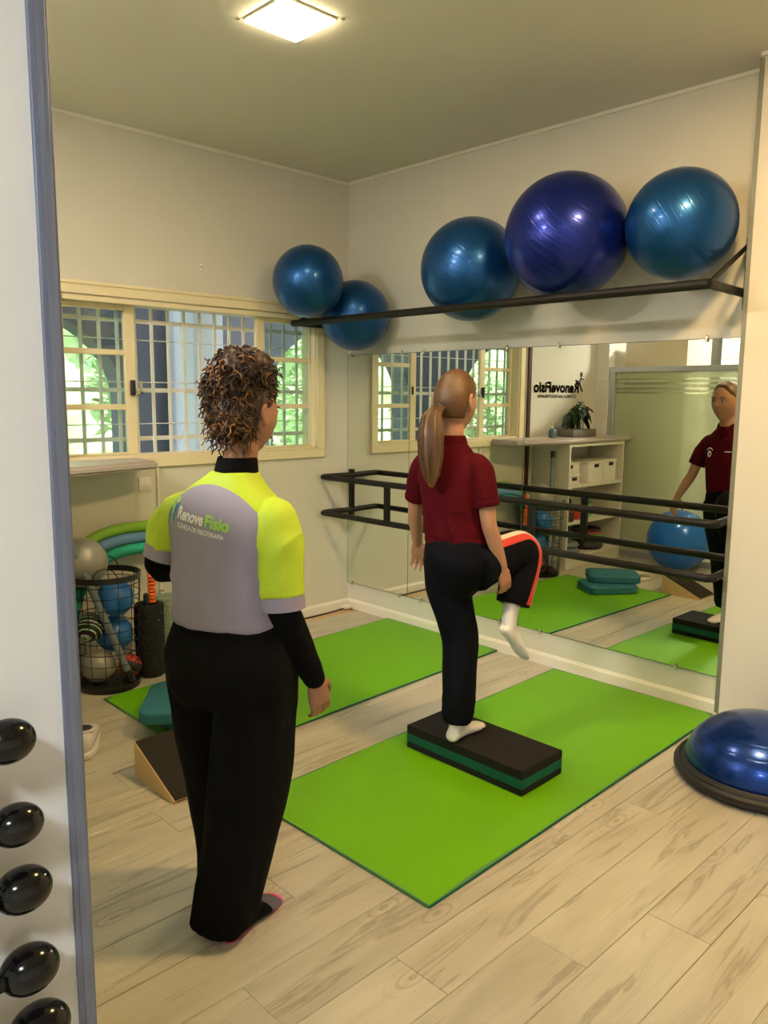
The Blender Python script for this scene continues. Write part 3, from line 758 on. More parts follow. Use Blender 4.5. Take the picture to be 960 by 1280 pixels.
# plant and bottle on the counter
pl = thing('potted_plant', 'dark leafy plant in a grey planter on the counter', 'plant', (-2.62, -.19, 1.148))
b = BM(); add_box(b, (-2.80, -.27, 1.149), (-2.42, -.11, 1.215), .006); part('planter', b, 'pot', pl)
b = BM()
for k in range(7):
    a = V((-2.62+random.uniform(-.06, .06), -.19+random.uniform(-.03, .03), 1.21)); add_tube(b, [a, a+V((random.uniform(-.08, .08), random.uniform(-.03, .03), .16))], .004, 6)
part('stems', b, 'leaf', pl)
for k in range(60):
    az = random.uniform(0, 2*PI); el = random.uniform(-.5, 1.2)
    d = V((math.cos(az)*math.cos(el), math.sin(az)*math.cos(el)*.5, math.sin(el)))
    base = V((-2.61, -.19, 1.35))+V((d.x*.11*random.random(), d.y*.08, d.z*.11*random.random()))
    L = random.uniform(.09, .15); w = random.uniform(.02, .034); sd = d.cross(V((0, 0, 1))).normalized()
    b = BM(); rows = []
    for i in range(6):
        t = i/5; p = base+d*L*t+V((0, 0, -.09*t*t)); ww = w*math.sin(PI*(t*.9+.06))
        rows.append([b.verts.new(p-sd*ww), b.verts.new(p+V((0, 0, -.006))), b.verts.new(p+sd*ww)])
    for r0, r1 in zip(rows, rows[1:]):
        for i in (0, 1): b.faces.new((r0[i], r0[i+1], r1[i+1], r1[i]))
    for v in b.verts:
        if v.co.y > -.01: v.co.y = -.01
    part('leaf', b, 'leaf', pl, 180)
o = thing('hand_pump_bottle', 'small blue-grey bottle with a white pump beside the planter', 'bottle', (-2.205, -.20, 1.148))
b = BM(); add_lathe(b, [(.030, .001), (.034, .006), (.034, .06), (.018, .082), (.012, .086)], (-2.205, -.20, 1.148), 20); part('bottle_body', b, 'bottle', o)
b = BM(); add_lathe(b, [(.012, .086), (.012, .10), (.004, .102), (.004, .125), (.012, .126), (.012, .134)], (-2.205, -.20, 1.148), 14); part('pump', b, 'white', o)
# lettering on the wall (read normally in the room, reversed in the mirror)
boxsolo('trim_4', (-2.12, -.022, .60), (-2.085, -.0005, 2.45), 'brown', 'dark brown vertical batten on the wall beside the window', None, kind='structure')
lg = thing('wall_lettering', 'dark clinic name lettering and leaping figure on the wall above the counter', 'sign', (-2.55, -.003, 1.5))
def wall_text(txt, x0, x1, zb, h, off):
    bm = text_bm(txt, 1, off)
    xs = [v.co.x for v in bm.verts]; ys = [v.co.y for v in bm.verts]; cap = .729
    for v in bm.verts:
        fx = (v.co.x-min(xs))/(max(xs)-min(xs)); v.co = V((x0+(x1-x0)*fx, -.0035, zb+v.co.y/cap*h))
    for f in bm.faces[:]: pass
    bmesh.ops.solidify(bm, geom=bm.faces[:], thickness=.002)
    part('letters', bm, 'printk', lg)
wall_text('RenoveFisio', -2.90, -2.18, 1.545, .095, .03)
wall_text('CL\u00cdNICA DE FISIOTERAPIA', -2.86, -2.24, 1.495, .026, .012)
b = BM(); add_sphere(b, (-2.935, -.004, 1.712), (.022, .003, .024), 16, 8); part('figure_head', b, 'printk', lg)
b = BM(); add_tube(b, spline([(-2.98, -.004, 1.665), (-2.93, -.004, 1.672), (-2.90, -.004, 1.64), (-2.84, -.004, 1.655)], 6), [.006]*6+[.010]*6+[.010]*6+[.004], 8, flat=.3); part('figure_arms', b, 'printk', lg)
b = BM(); add_tube(b, spline([(-2.905, -.004, 1.645), (-2.93, -.004, 1.60), (-2.965, -.004, 1.55)], 6), [.012]*6+[.010]*6+[.003], 8, flat=.3); part('figure_leg', b, 'printk', lg)

# ------------------------------------------------------------------ glass partition opposite the mirror
PX = -3.25
pt = thing('glass_partition', 'frosted glass partition with an aluminium top rail facing the mirror', 'partition', (PX, -1.6, 0))
struct('wall_partition', [((PX-.05, -.13, 0), (PX+.05, 0, H))], 'wallw', 'white wall stub beside the glass partition')
for lo, hi, nm in (((PX-.03, -3.02, 1.735), (PX+.03, -.13, 1.785), 'top_rail'), ((PX-.03, -3.02, 0), (PX+.03, -.13, .05), 'bottom_rail'), ((PX-.03, -.19, .05), (PX+.03, -.13, 1.735), 'post'), ((PX-.03, -2.06, .05), (PX+.03, -2.0, 1.735), 'post'), ((PX-.03, -3.02, .05), (PX+.03, -2.97, 1.735), 'post')):
    b = BM(); add_box(b, lo, hi, .003, 1); part(nm, b, 'alu', pt)
bands = [(.05, 1.535, 'frost'), (1.535, 1.555, 'frostclear'), (1.555, 1.575, 'frost'), (1.575, 1.595, 'frostclear'), (1.595, 1.62, 'frost'), (1.62, 1.64, 'frostclear'), (1.64, 1.665, 'frost'), (1.665, 1.68, 'frostclear'), (1.68, 1.735, 'frost')]
for ya, yb in ((-2.0, -.19), (-2.97, -2.06)):
    for z0, z1, mt in bands:
        b = BM(); add_box(b, (PX-.004, ya, z0), (PX+.004, yb, z1)); part('pane', b, mt, pt)
# things in the hall seen over the partition
boxsolo('tall_cupboard', (-3.95, -.78, 0), (-3.45, -.16, 2.06), 'beige', 'beige tall cupboard behind the glass partition, seen over its rail', 'cupboard', .004)
struct('wall_hall', [((-7.0, -6.6, 0), (-6.9, 0, H))], 'wallw', 'white far wall of the hall')
o = thing('wall_panelling', 'white panelled wardrobe doors at the end of the hall', 'wardrobe', (-5.6, -2.0, 0))
for k in range(4):
    y0 = -3.0+.7*k
    b = BM(); add_box(b, (-5.9, y0, 0), (-5.5, y0+.69, 2.5), .004, 1); part('door', b, 'wallw', o)
    for z in (1.75, 1.95, 2.15):
        b = BM(); add_box(b, (-5.5, y0+.06, z), (-5.488, y0+.63, z+.15), .004, 1); part('door_panel', b, 'wallw', o)

# ball seen only in the mirror
bc = V((-2.965, -1.03, .268))
o = ex_ball('exercise_ball', bc, .266, 'ballbump', 'bright blue knobbly exercise ball on the floor by the glass partition', group='exercise ball on the floor')
b = BM()
for i in range(220):
    z = 1-2*(i+.5)/220; r = math.sqrt(1-z*z); a = i*2.39996
    d = V((r*math.cos(a), r*math.sin(a), z)); q = d.to_track_quat('Z', 'Y').to_matrix()
    g = bmesh.ops.create_icosphere(b, subdivisions=1, radius=.007)
    for v in g['verts']: v.co = q @ V((v.co.x, v.co.y, v.co.z*.6))+bc+d*.266
part('nubs', b, 'ballbump', o, 180, kind='stuff')

# ------------------------------------------------------------------ basket corner
BC = V((-1.935, -.315, 0)); bh = .585
o = thing('wire_basket', 'tall black wire basket full of balls under the window', 'basket', BC)
def br(z): return .152+(.172-.152)*z/bh
b = BM(); add_lathe(b, [(.14, .001), (.155, .002), (.155, .028), (.145, .034), (.02, .034)], BC, 40); part('base', b, 'blackp', o)
b = BM(); n = 40
prof = [(br(bh)-.003, bh-.016), (br(bh)+.004, bh-.016), (br(bh)+.004, bh+.014), (br(bh)-.003, bh+.014)]
add_rings(b, [[BC+V((r*math.cos(2*PI*i/n), r*math.sin(2*PI*i/n), z)) for r, z in prof] for i in range(n)], closed=True); part('rim', b, 'blackp', o)
for k in range(14):
    a = 2*PI*k/14+.15
    b = BM(); add_tube(b, [BC+V((br(z)*math.cos(a), br(z)*math.sin(a), z)) for z in (.03, bh)], .0022, 6); part('wire', b, 'black', o)
for k in range(9):
    z = .085+k*.058
    b = BM(); add_tube(b, [BC+V((br(z)*math.cos(2*PI*i/36), br(z)*math.sin(2*PI*i/36), z)) for i in range(36)], .0022, 6, closed=True); part('wire_hoop', b, 'black', o)
for a in (-2.0, 1.1):
    b = BM(); pc = BC+V((br(bh)*math.cos(a), br(bh)*math.sin(a), bh)); tg = V((-math.sin(a), math.cos(a), 0))
    add_tube(b, [pc+tg*.06*math.cos(t)+V((0, 0, .065*math.sin(t))) for t in [PI*i/14 for i in range(15)]], .003, 8); part('handle', b, 'black', o)
def sball(name, c, r, mt, label, cat='ball', grp='balls in the wire basket'):
    b = BM(); add_sphere(b, c, r, 32, 20); return solo(name, b, mt, label, cat, grp, 180.)
sball('small_ball', (-1.893, -.335, .462), .094, 'smallblue', 'upper blue ball inside the wire basket')
sball('small_ball', (-1.887, -.292, .262), .094, 'smallblue', 'lower blue ball inside the wire basket')
sball('small_ball', (-2.01, -.225, .645), .125, 'silver', 'silver-grey ball heaped on top of the wire basket')
sball('small_ball', (-2.00, -.335, .122), .085, 'silver', 'pale grey ball at the bottom of the wire basket')
o = sball('small_ball', (-1.845, -.37, .095), .058, 'redball', 'small red ball with a black band at the bottom of the basket')
b = BM(); cc = V((-1.845, -.37, .095)); ax = V((.5, .15, .85)).normalized(); q = ax.to_track_quat('Z', 'Y').to_matrix()
add_rings(b, [[cc+q @ V((.0588*math.cos(2*PI*i/32)*math.cos(e), .0588*math.sin(2*PI*i/32)*math.cos(e), .0588*math.sin(e))) for i in range(32)] for e in (-.38, -.2, 0, .2, .38)], cap=False)
part('band', b, 'blackp', o, 180)
def stripe_ball():
    m, nt, p = nodes('striped_ball'); tc = nt.nodes.new('ShaderNodeTexCoord')
    w = nt.nodes.new('ShaderNodeTexWave'); w.inputs['Scale'].default_value = 9; w.inputs['Distortion'].default_value = 2.; w.bands_direction = 'DIAGONAL'
    nt.links.new(tc.outputs['Object'], w.inputs['Vector'])
    r = nt.nodes.new('ShaderNodeValToRGB'); r.color_ramp.interpolation = 'CONSTANT'
    e = r.color_ramp.elements; e.new(.35); e.new(.6)
    for el, (po, co) in zip(e, ((0, (.01, .01, .01)), (.35, (.03, .33, .08)), (.6, (.7, .68, .62)), (.8, (.01, .01, .01)))): el.position = po; el.color = (*co, 1)
    nt.links.new(w.outputs['Fac'], r.inputs[0]); nt.links.new(r.outputs[0], p.inputs['Base Color']); return m
sball('striped_ball', (-2.015, -.300, .320), .072, stripe_ball(), 'green, black and white striped ball in the wire basket')
o = thing('exercise_bar', 'grey padded bar with a black end cap leaning in the wire basket', 'bar', (-1.90, -.43, .04))
pa, pb = V((-1.875, -.440, .045)), V((-2.17, -.235, 1.03))
b = BM(); add_tube(b, [pa, pb], .019, 14); part('bar_tube', b, 'tubegrey', o)
for e, d in ((pa, 1), (pb, -1)):
    b = BM(); dd = (pb-pa).normalized()*d; add_tube(b, [e-dd*.004, e+dd*.055], .021, 14); part('end_cap', b, 'blackp', o)
def noodle(nm, cx, w, z0, y, mt, label):
    pts = []
    for i in range(49):
        t = PI*i/48; a, s = math.cos(t), math.sin(t)
        pts.append(V((cx+w*math.copysign(abs(a)**(2/2.7), a), y, .031+(z0-.031)*abs(s)**(2/2.7))))
    b = BM(); add_tube(b, pts, .030, 14); solo('pool_noodle', b, mt, label, 'foam noodle', 'bent foam noodles against the wall', 60.)
noodle('a', -1.62, .53, .765, -.050, 'ngreen', 'outermost bent foam noodle, light green, against the wall')
noodle('b', -1.64, .47, .711, -.084, 'nblue', 'middle bent foam noodle, blue, against the wall')
noodle('c', -1.64, .41, .657, -.118, 'nteal', 'innermost bent foam noodle, teal green, against the wall')
# rollers
def foam_roller(c, r, h, mt, label, style):
    o = thing('foam_roller', label, 'foam roller', c, 'foam rollers standing under the window')
    b = BM(); add_lathe(b, [(r*.62, .0), (r-.004, .0), (r, .006), (r, h-.006), (r-.004, h), (r*.62, h), (r*.62, h-.03), (.005, h-.03)], c, 36); part('core', b, mt, o)
    b = BM()
    nr = int(h/.024)
    for i in range(nr):
        for k in range(16):
            a = 2*PI*(k+.5*(i % 2))/16; q = V(c)+V(((r+.001)*math.cos(a), (r+.001)*math.sin(a), .016+i*(h-.03)/(nr-1)))
            g = bmesh.ops.create_cube(b, size=1)
            rot = Matrix.Rotation(a, 3, 'Z') @ Matrix.Rotation(math.radians(45 if style == 0 else 20), 3, 'X')
            for v in g['verts']: v.co = rot @ V((v.co.x*.008, v.co.y*(.015 if style == 0 else .019), v.co.z*(.015 if style == 0 else .011)))+q
    part('knobs', b, mt, o, kind='stuff'); return o
foam_roller((-1.70, -.315, 0), .072, .395, 'roller', 'black knobbly foam roller standing beside the wire basket', 0)
foam_roller((-1.535, -.235, 0), .070, .395, 'sage', 'sage green textured foam roller standing near the wall', 1)
o = thing('massage_stick', 'orange roller massage stick standing in the black foam roller', 'massage stick', (-1.685, -.325, .37))
b = BM(); add_tube(b, [(-1.685, -.325, .37), (-1.685, -.325, .70)], .009, 10); part('rod', b, 'blackp', o)
for k in range(10):
    b = BM(); add_sphere(b, (-1.685, -.325, .405+.0195*k), (.0235, .0235, .0105), 16, 10); part('bead', b, 'orange', o, 180)
b = BM(); add_lathe(b, [(.012, .60), (.016, .605), (.016, .70), (.010, .71)], (-1.685, -.325, 0), 14); part('handle', b, 'orange', o)
bm = BM(); add_tube(bm, [(-1.728, -.345, .37), (-1.729, -.345, .445)], .015, 12, rnd=True); solo('rod_end', bm, 'blackp', 'short black rod end sticking out of the black foam roller', 'rod')
# shoes
def shoe(c, ang, label):
    o = thing('sneaker', label, 'shoe', (c[0], c[1], 0), 'white sneakers on the floor', rotz=math.radians(ang)); o.scale = (1.2, 1.15, 1.2)
    def ring(y, w, z0, z1): return [V((w*math.cos(t), y, (z0+z1)/2+(z1-z0)/2*math.sin(t))) for t in [2*PI*i/20 for i in range(20)]]
    b = BM(); add_rings(b, [oval(V((0, 0, z)), V((.040*s, 0, 0)), V((0, .125*s, 0)), 24, 2.6) for z, s in ((0.001, .96), (.006, 1), (.022, 1.02), (.026, .98))]); part('sole', b, 'white', o, local=True)
    b = BM(); add_rings(b, [ring(-.118, .018, .026, .07), ring(-.108, .032, .024, .095), ring(-.06, .037, .024, .088), ring(-.01, .038, .024, .085), ring(.03, .039, .024, .07), ring(.08, .038, .024, .05), ring(.11, .028, .024, .042), ring(.12, .014, .026, .034)]); part('upper', b, 'shoe', o, 180, local=True)
    b = BM(); add_sphere(b, (0, -.055, .082), (.027, .045, .016), 20, 10); part('opening', b, 'shoein', o, 180, local=True)
    b = BM(); add_tube(b, [V((.029*math.cos(t), -.055+.05*math.sin(t), .088-.008*math.sin(t))) for t in [2*PI*i/24 for i in range(24)]], .006, 8, closed=True); part('collar', b, 'shoe', o, 180, local=True)
    for k in range(4):
        b = BM(); y = .0+.02*k; add_tube(b, [V((-.022, y, .078-.008*k)), V((0, y+.004, .083-.009*k)), V((.022, y, .078-.008*k))], .0028, 6); part('lace', b, 'white', o, local=True)
shoe((-2.335, -.955), -30, 'white sneaker on the floor at the edge of the white wall')
shoe((-2.46, -.80), 12, 'white sneaker further back on the floor, seen in the mirror')

# ------------------------------------------------------------------ dumbbells on the white wall
rk = thing('dumbbell_rack', 'black wall rack holding the dumbbells on the white wall', 'rack', (-3.48, -3.14, .3))
b = BM(); add_box(b, (-3.50, -3.132, .35), (-3.46, -3.1205, 1.25), .002, 1); part('rack_post', b, 'black', rk)
for k, (u, v, rr) in enumerate([(9, 927, .0275), (21, 1031, .0265), (29, 1112, .029), (37, 1211, .0305), (50, 1284, .032)]):
    yw = -3.175
    d = FW+RT*((u-480)/FPX)+UP*((640-v)/FPX); p = CAM+d*((yw-CAM.y)/d.y)
    o = thing('dumbbell', ['topmost black dumbbell on the rack at the left edge', 'second black dumbbell from the top of the rack', 'third black dumbbell from the top of the rack', 'fourth black dumbbell from the top of the rack', 'lowest black dumbbell in view on the rack'][k], 'dumbbell', (p.x-.07, yw, p.z-rr), 'black dumbbells on the wall rack')
    for s in (0, 1):
        b = BM(); add_sphere(b, (p.x-.145*s, yw, p.z), (rr*1.22, rr, rr), 40, 24); part('weight_head', b, 'dumb', o, 180)
    b = BM(); add_tube(b, [(p.x-.01, yw, p.z), (p.x-.135, yw, p.z)], .0125, 14); part('handle', b, 'dumb', o)
    b = BM(); add_box(b, (p.x-.062, -3.19, p.z-.032), (p.x-.044, -3.1205, p.z-.0125), .002, 1); part('rack_hook', b, 'black', rk)
    b = BM(); add_box(b, (p.x-.062, -3.195, p.z-.032), (p.x-.044, -3.188, p.z+.002), .002, 1); part('rack_hook_tip', b, 'black', rk)

#PEOPLE
# ------------------------------------------------------------------ people
def gs(x, s): return math.exp(-(x/s)**2)
def head_point(d, k=1.):
    x, y, z = d
    p = V((x*.072, y*.091, z*.114))
    if z < 0:
        t_ = -z
        p.x *= 1-.26*t_**1.6
        p.y *= (1-.42*t_**1.2) if y < 0 else (1-.10*t_)
    else:
        p.x *= 1+.03*z
    if y > 0:
        X, Z = p.x, p.z; w = min(1, y*1.8)
        nz = gs(X, .0105+.006*max(0, (.012-Z)/.03 if Z < .012 else 0))*(.021*gs(Z+.016, .017)+.010*gs(Z-.004, .017))
        p.y += w*nz
        p.y += w*.0035*gs(Z-.030, .010)*gs(X, .045)
        p.y -= w*.0085*gs(abs(X)-.031, .014)*gs(Z-.012, .011)
        p.y += w*(.0055*gs(X, .021)*(gs(Z+.0465, .006)+gs(Z+.060, .006))-.002*gs(X, .021)*gs(Z+.053, .003))
        p.y += w*.010*gs(X, .022)*gs(Z+.092, .018)
        p.y += w*.003*gs(abs(X)-.040, .018)*gs(Z+.020, .020)
    return p*k
def add_head(bm, c, R, k=1., nu=72, nv=56):
    rings = []
    for j in range(1, nv):
        ph = -PI/2+PI*j/nv
        rings.append([c+R @ head_point(V((math.cos(ph)*math.cos(2*PI*i/nu), math.cos(ph)*math.sin(2*PI*i/nu), math.sin(ph))), k) for i in range(nu)])
    add_rings(bm, rings)
    for s in (-1, 1):   # ears
        e = [(-.004, .026), (-.018, .020), (-.024, .004), (-.017, -.014), (-.004, -.028), (.002, -.020)]
        add_tube(bm, spline([c+R @ (V((s*(.074+.006*(i in (1, 2, 3))), y-.010, z))*k) for i, (y, z) in enumerate(e)], 4), .0068*k, 8, rnd=True)
        add_sphere(bm, c+R @ (V((s*.070, -.012, .002))*k), (.006*k, .013*k, .020*k), 12, 8)
def hair_cap(c, R, k, off, test, nu=72, nv=56):
    bm = BM(); rows = []
    for j in range(1, nv):
        ph = -PI/2+PI*j/nv; row = []
        for i in range(nu):
            d = V((math.cos(ph)*math.cos(2*PI*i/nu), math.cos(ph)*math.sin(2*PI*i/nu), math.sin(ph)))
            t_ = test(d)
            p = head_point(d, k); row.append((bm.verts.new(c+R @ (p+d*off*min(1, max(0, t_*8)))), t_))
        rows.append(row)
    top = bm.verts.new(c+R @ V((0, 0, .114*k+off)))
    for a, b_ in zip(rows, rows[1:]):
        for i in range(nu):
            q = (a[i], a[(i+1) % nu], b_[(i+1) % nu], b_[i])
            if max(t_ for _, t_ in q) > 0: bm.faces.new([v for v, _ in q])
    for i in range(nu): bm.faces.new((rows[-1][i][0], rows[-1][(i+1) % nu][0], top))
    bmesh.ops.delete(bm, geom=[v for v in bm.verts if not v.link_faces], context='VERTS')
    return bm
def face_parts(par, c, R, k, iris):
    for s in (-1, 1):
        bm = BM(); add_sphere(bm, c+R @ (V((s*.031, .0760, .0115))*k), (.0125*k, .0085*k, .0060*k), 20, 14, R); e = part('eye', bm, 'eyew', par, 180, local=True)
        bm = BM(); add_sphere(bm, c+R @ (V((s*.031, .0822, .0115))*k), (.0052*k, .0032*k, .0054*k), 14, 10, R); part('iris', bm, iris, e, 180, local=True)
        bm = BM(); add_tube(bm, [c+R @ (V((s*x, y, z))*k) for x, y, z in ((.014, .0895, .026), (.025, .090, .0305), (.036, .0855, .031), (.046, .077, .026))], [.0022, .0028, .0026, .0012], 8); part('eyebrow', bm, 'dark', par, 180, local=True)
        bm = BM(); add_tube(bm, [c+R @ (V((s*x, y, z))*k) for x, y, z in ((.019, .0815, .014), (.027, .0855, .019), (.036, .0835, .0185), (.043, .076, .013))], [.0012, .0017, .0017, .001], 6); part('eyelashes', bm, 'dark', par, 180, local=True)
    for zz, yy, r in ((-.0475, .0925, .0034), (-.0575, .0912, .0042)):
        bm = BM(); add_tube(bm, [c+R @ (V((x, yy-abs(x)*.30, zz+.0))*k) for x in (-.021, -.010, 0, .010, .021)], [.0012, r, r, r, .0012], 8); part('lip', bm, 'lip', par, 180, local=True)
def add_hand(bm, wr, d, n, s, k=1., curl=.35, spread=.10):
    """wr wrist, d towards the knuckles, n out of the palm, s towards the thumb"""
    d = d.normalized(); n = (n-d*n.dot(d)).normalized(); s_ = d.cross(n); s_ = s_ if s_.dot(s) > 0 else -s_
    prof = [(-.02, .022, .019), (.0, .024, .017), (.03, .034, .0155), (.060, .039, .0145), (.080, .039, .0125), (.088, .034, .009)]
    add_rings(bm, [oval(wr+d*a*k, s_*w*k, n*t_*k, 20, 2.5) for a, w, t_ in prof])
    for o_, L, fa in ((.029, .072, 1.0), (.0098, .081, .4), (-.0098, .075, -.4), (-.028, .058, -1.0)):
        p = wr+d*.078*k+s_*o_*k; dd = (d+s_*spread*fa).normalized(); pts = [p]
        for i, f in enumerate((.46, .30, .24)):
            a = curl*(.7+.55*i); q = Matrix.Rotation(0, 3, 'X')
            ax = dd.cross(n).normalized(); rd = Matrix.Rotation(a, 3, ax) @ d if False else (d*math.cos(curl*(.6+.9*i))+n*math.sin(curl*(.6+.9*i))+s_*spread*fa).normalized()
            pts.append(pts[-1]+rd*L*f*k)
        add_tube(bm, spline(pts, 4), lerp_list([.0088*k, .0082*k, .0074*k, .0062*k], 4), 12, rnd=True)
    b = wr+d*.018*k+s_*.024*k
    pts = [b, b+(d*.62+s_*.70+n*.35).normalized()*.036*k]
    pts.append(pts[-1]+(d*.85+s_*.32+n*.42).normalized()*.030*k); pts.append(pts[-1]+(d*.93+s_*.10+n*.40).normalized()*.024*k)
    add_tube(bm, spline(pts, 4), lerp_list([.0125*k, .0108*k, .0092*k, .0075*k], 4), 12, rnd=True)
def tub(bm, pts, rr, n=18, k=6):
    add_tube(bm, spline(pts, k), lerp_list(rr, k), n, rnd=True)
def stack(bm, rows, n=36, e=2.3):
    """rows of (cx, cy, z, half width, half depth)"""
    add_rings(bm, [oval(V((x, y, z)), V((a, 0, 0)), V((0, b, 0)), n, e) for x, y, z, a, b in rows])
def smooth_rows(rows, k=4):
    out = []
    n = len(rows)
    for i in range(n-1):
        r0, r1, r2, r3 = rows[max(i-1, 0)], rows[i], rows[i+1], rows[min(i+2, n-1)]
        for j in range(k):
            t_ = j/k
            out.append(tuple(.5*((2*b)+(c-a)*t_+(2*a-5*b+4*c-d)*t_*t_+(3*b-a-3*c+d)*t_**3) for a, b, c, d in zip(r0, r1, r2, r3)))
    out.append(rows[-1]); return out
def foot_bm(bm, heel, toe, ankle, shin, k=1.):
    """foot from heel to toe (points on the sole), ankle joint, and a point up the shin"""
    ax = (toe-heel); L = ax.length; ax.normalize()
    up = (ankle-heel); up = (up-ax*up.dot(ax)).normalized(); sd = ax.cross(up)
    prof = [(.0, .016, .010, .020), (.03, .026, .022, .026), (.10, .032, .030, .031), (.25, .031, .032, .034), (.45, .033, .026, .028), (.62, .040, .020, .021), (.78, .043, .016, .016), (.90, .040, .0125, .0125), (.97, .030, .010, .010), (1., .016, .006, .007)]
    add_rings(bm, [oval(heel+ax*L*t_+up*cz*k, sd*w*k, up*h*k, 22, 2.2) for t_, w, h, cz in prof])
    tub(bm, [heel+ax*L*.20+up*.030*k, ankle, shin], [.031*k, .034*k, .037*k], 18)
def project_print(nm, bm, tree, mt, par, axis=1, off=.0022, label=None):
    """lay flat letters (x, z given, facing -y or +y) on a garment"""
    bmesh.ops.triangulate(bm, faces=bm.faces[:])
    for _ in range(5):
        es = [e for e in bm.edges if e.calc_length() > .006]
        if not es: break
        bmesh.ops.subdivide_edges(bm, edges=es, cuts=1); bmesh.ops.triangulate(bm, faces=bm.faces[:])
    for v in bm.verts:
        h = tree.ray_cast(V((v.co.x, -.6*axis, v.co.z)), V((0, axis, 0)))
        if h[0] is not None: v.co = h[0]+V((0, -off*axis, 0))
    part(nm, bm, mt, par, 60, local=True, label=label)
def flat_text(txt, x0, x1, zb, h, off, slope=0., flip=False):
    bm = text_bm(txt, 1, off); xs = [v.co.x for v in bm.verts]; a, b_ = min(xs), max(xs)
    for v in bm.verts:
        fx = (v.co.x-a)/(b_-a); X = x0+(x1-x0)*fx; v.co = V((X, 0, zb+v.co.y/.729*h+slope*(X-x0)))
    return bm
def curl(bm, p, d, L, rad, turns, r, ph):
    d = d.normalized(); a = d.orthogonal().normalized(); b_ = d.cross(a); n = int(8*turns)+2
    pts = []
    for i in range(n):
        t_ = i/(n-1); an = ph+2*PI*turns*t_; rr = rad*(.4+.6*math.sin(PI*min(1, t_*1.2+.1)))
        pts.append(p+d*L*t_+(a*math.cos(an)+b_*math.sin(an))*rr+V((0, 0, -.35*L*t_*t_)))
    add_tube(bm, pts, [r*(1-.5*i/(n-1)) for i in range(n)], 5)

def hairline(pts, zmin):
    def f(d):
        if d.z < zmin: return -1
        for (z0, y0), (z1, y1) in zip(pts, pts[1:]):
            if z0 <= d.z <= z1: return y0+(y1-y0)*(d.z-z0)/(z1-z0)-d.y
        return pts[-1][1]-d.y
    return f
def creases(me, amp, sc, seed, fn=None):
    ns = [v.normal.copy() for v in me.vertices]
    for v, nn in zip(me.vertices, ns):
        q = V((v.co.x*sc[0]+seed+v.co.z*3, v.co.y*sc[1], v.co.z*sc[2]))
        d = (1-abs(noise.noise(q))*2.2)**3 if abs(noise.noise(q)) < .45 else 0
        v.co += nn*d*amp*(fn(v.co) if fn else 1.)
    me.update()
# ---------- the woman
face_w = math.radians(20)
wo = thing('person', 'woman seen from behind in a lime and grey clinic shirt and wide black trousers', 'person', (-2.46, -2.30, 0), None, face_w-PI/2)
k = .97
RH = Matrix.Rotation(math.radians(-6), 3, 'Z') @ Matrix.Rotation(math.radians(-7), 3, 'X')
hc = V((.030, .035, 1.447))
Rsh, Lsh = V((.150, -.02, 1.205)), V((-.172, -.02, 1.205))
Rel, Rwr = V((.172, -.030, .940)), V((.205, .085, .700))
Lel, Lwr = V((-.222, -.035, 1.015)), V((-.130, .19, 1.03))
bm = BM()
add_head(bm, hc, RH, k)
tub(bm, [V((.0, -.01, 1.20)), V((.012, .005, 1.29)), V((.022, .008, 1.345)), hc+V((-.004, -.018, -.03))], [.062, .050, .046, .048])
stack(bm, smooth_rows([(0, -.02, .78, .13, .10), (0, -.03, .84, .155, .115), (0, -.02, .95, .135, .095), (0, -.01, 1.08, .14, .10), (-.005, -.01, 1.16, .135, .08), (-.005, -.01, 1.21, .085, .055), (0, -.005, 1.26, .05, .045)]))
for sh, el, wr in ((Rsh, Rel, Rwr), (Lsh, Lel, Lwr)):
    tub(bm, [sh+V((-.06 if sh.x > 0 else .06, 0, -.045)), sh+V((-.012 if sh.x > 0 else .012, 0, -.055)), (sh+el)/2, el, (el*.6+wr*.4), wr], [.035, .040, .040, .036, .034, .025])
add_hand(bm, Rwr, V((.03, .11, -.36)), V((-.85, .3, .1)), V((.2, .9, .1)), .95, .50, .05)
add_hand(bm, Lwr, V((.5, .8, .0)), V((.2, 0, -1)), V((.8, -.2, 0)), .95, .5)
for s, kn, an in ((1, V((.075, -.03, .43)), V((.070, -.115, .075))), (-1, V((-.085, .01, .43)), V((-.080, .01, .075)))):
    tub(bm, [V((s*.08, -.01, .80)), V((s*.085, -.015, .65)), kn, kn*.55+an*.45, an], [.085, .075, .052, .048, .034])
heelR, toeR = V((.068, -.170, .002)), V((.082, .062, .002)); heelL, toeL = V((-.09, -.045, .002)), V((-.08, .18, .002))
foot_bm(bm, heelR, toeR, V((.070, -.115, .075)), V((.062, -.10, .16)), .92); foot_bm(bm, heelL, toeL, V((-.08, .01, .075)), V((-.08, .02, .16)), .92)
body = remesh(bm, .0048, 3); part('body', body, 'skin2', wo, local=True)
face_parts(wo, hc, RH, k, 'dark')
# socks
for hl, te, an in ((heelR, toeR, V((.070, -.115, .075))), (heelL, toeL, V((-.08, .01, .075)))):
    bm = BM(); foot_bm(bm, hl+V((0, -.004, -.0015)), te+V((0, .004, -.0015)), an, an+V((0, .01, .06)), .99)
    me = remesh(bm, .006, 3)
    ax = (te-hl).normalized(); L = (te-hl).length
    for nm in ('pink', 'mesh', 'blackcloth', 'mint'): me.materials.append(M[nm])
    for p in me.polygons:
        q = p.center-hl; t_ = q.dot(ax)/L; z = p.center.z
        if z < .017: i = 3 if (t_ > .45 and t_ < .62 and int(t_*52) % 2 == 0) else (2 if .43 < t_ < .64 else 0)
        elif t_ > .93: i = 0
        elif t_ > .70: i = 1
        else: i = 2
        p.material_index = i
    part('sock', me, None, wo, local=True)
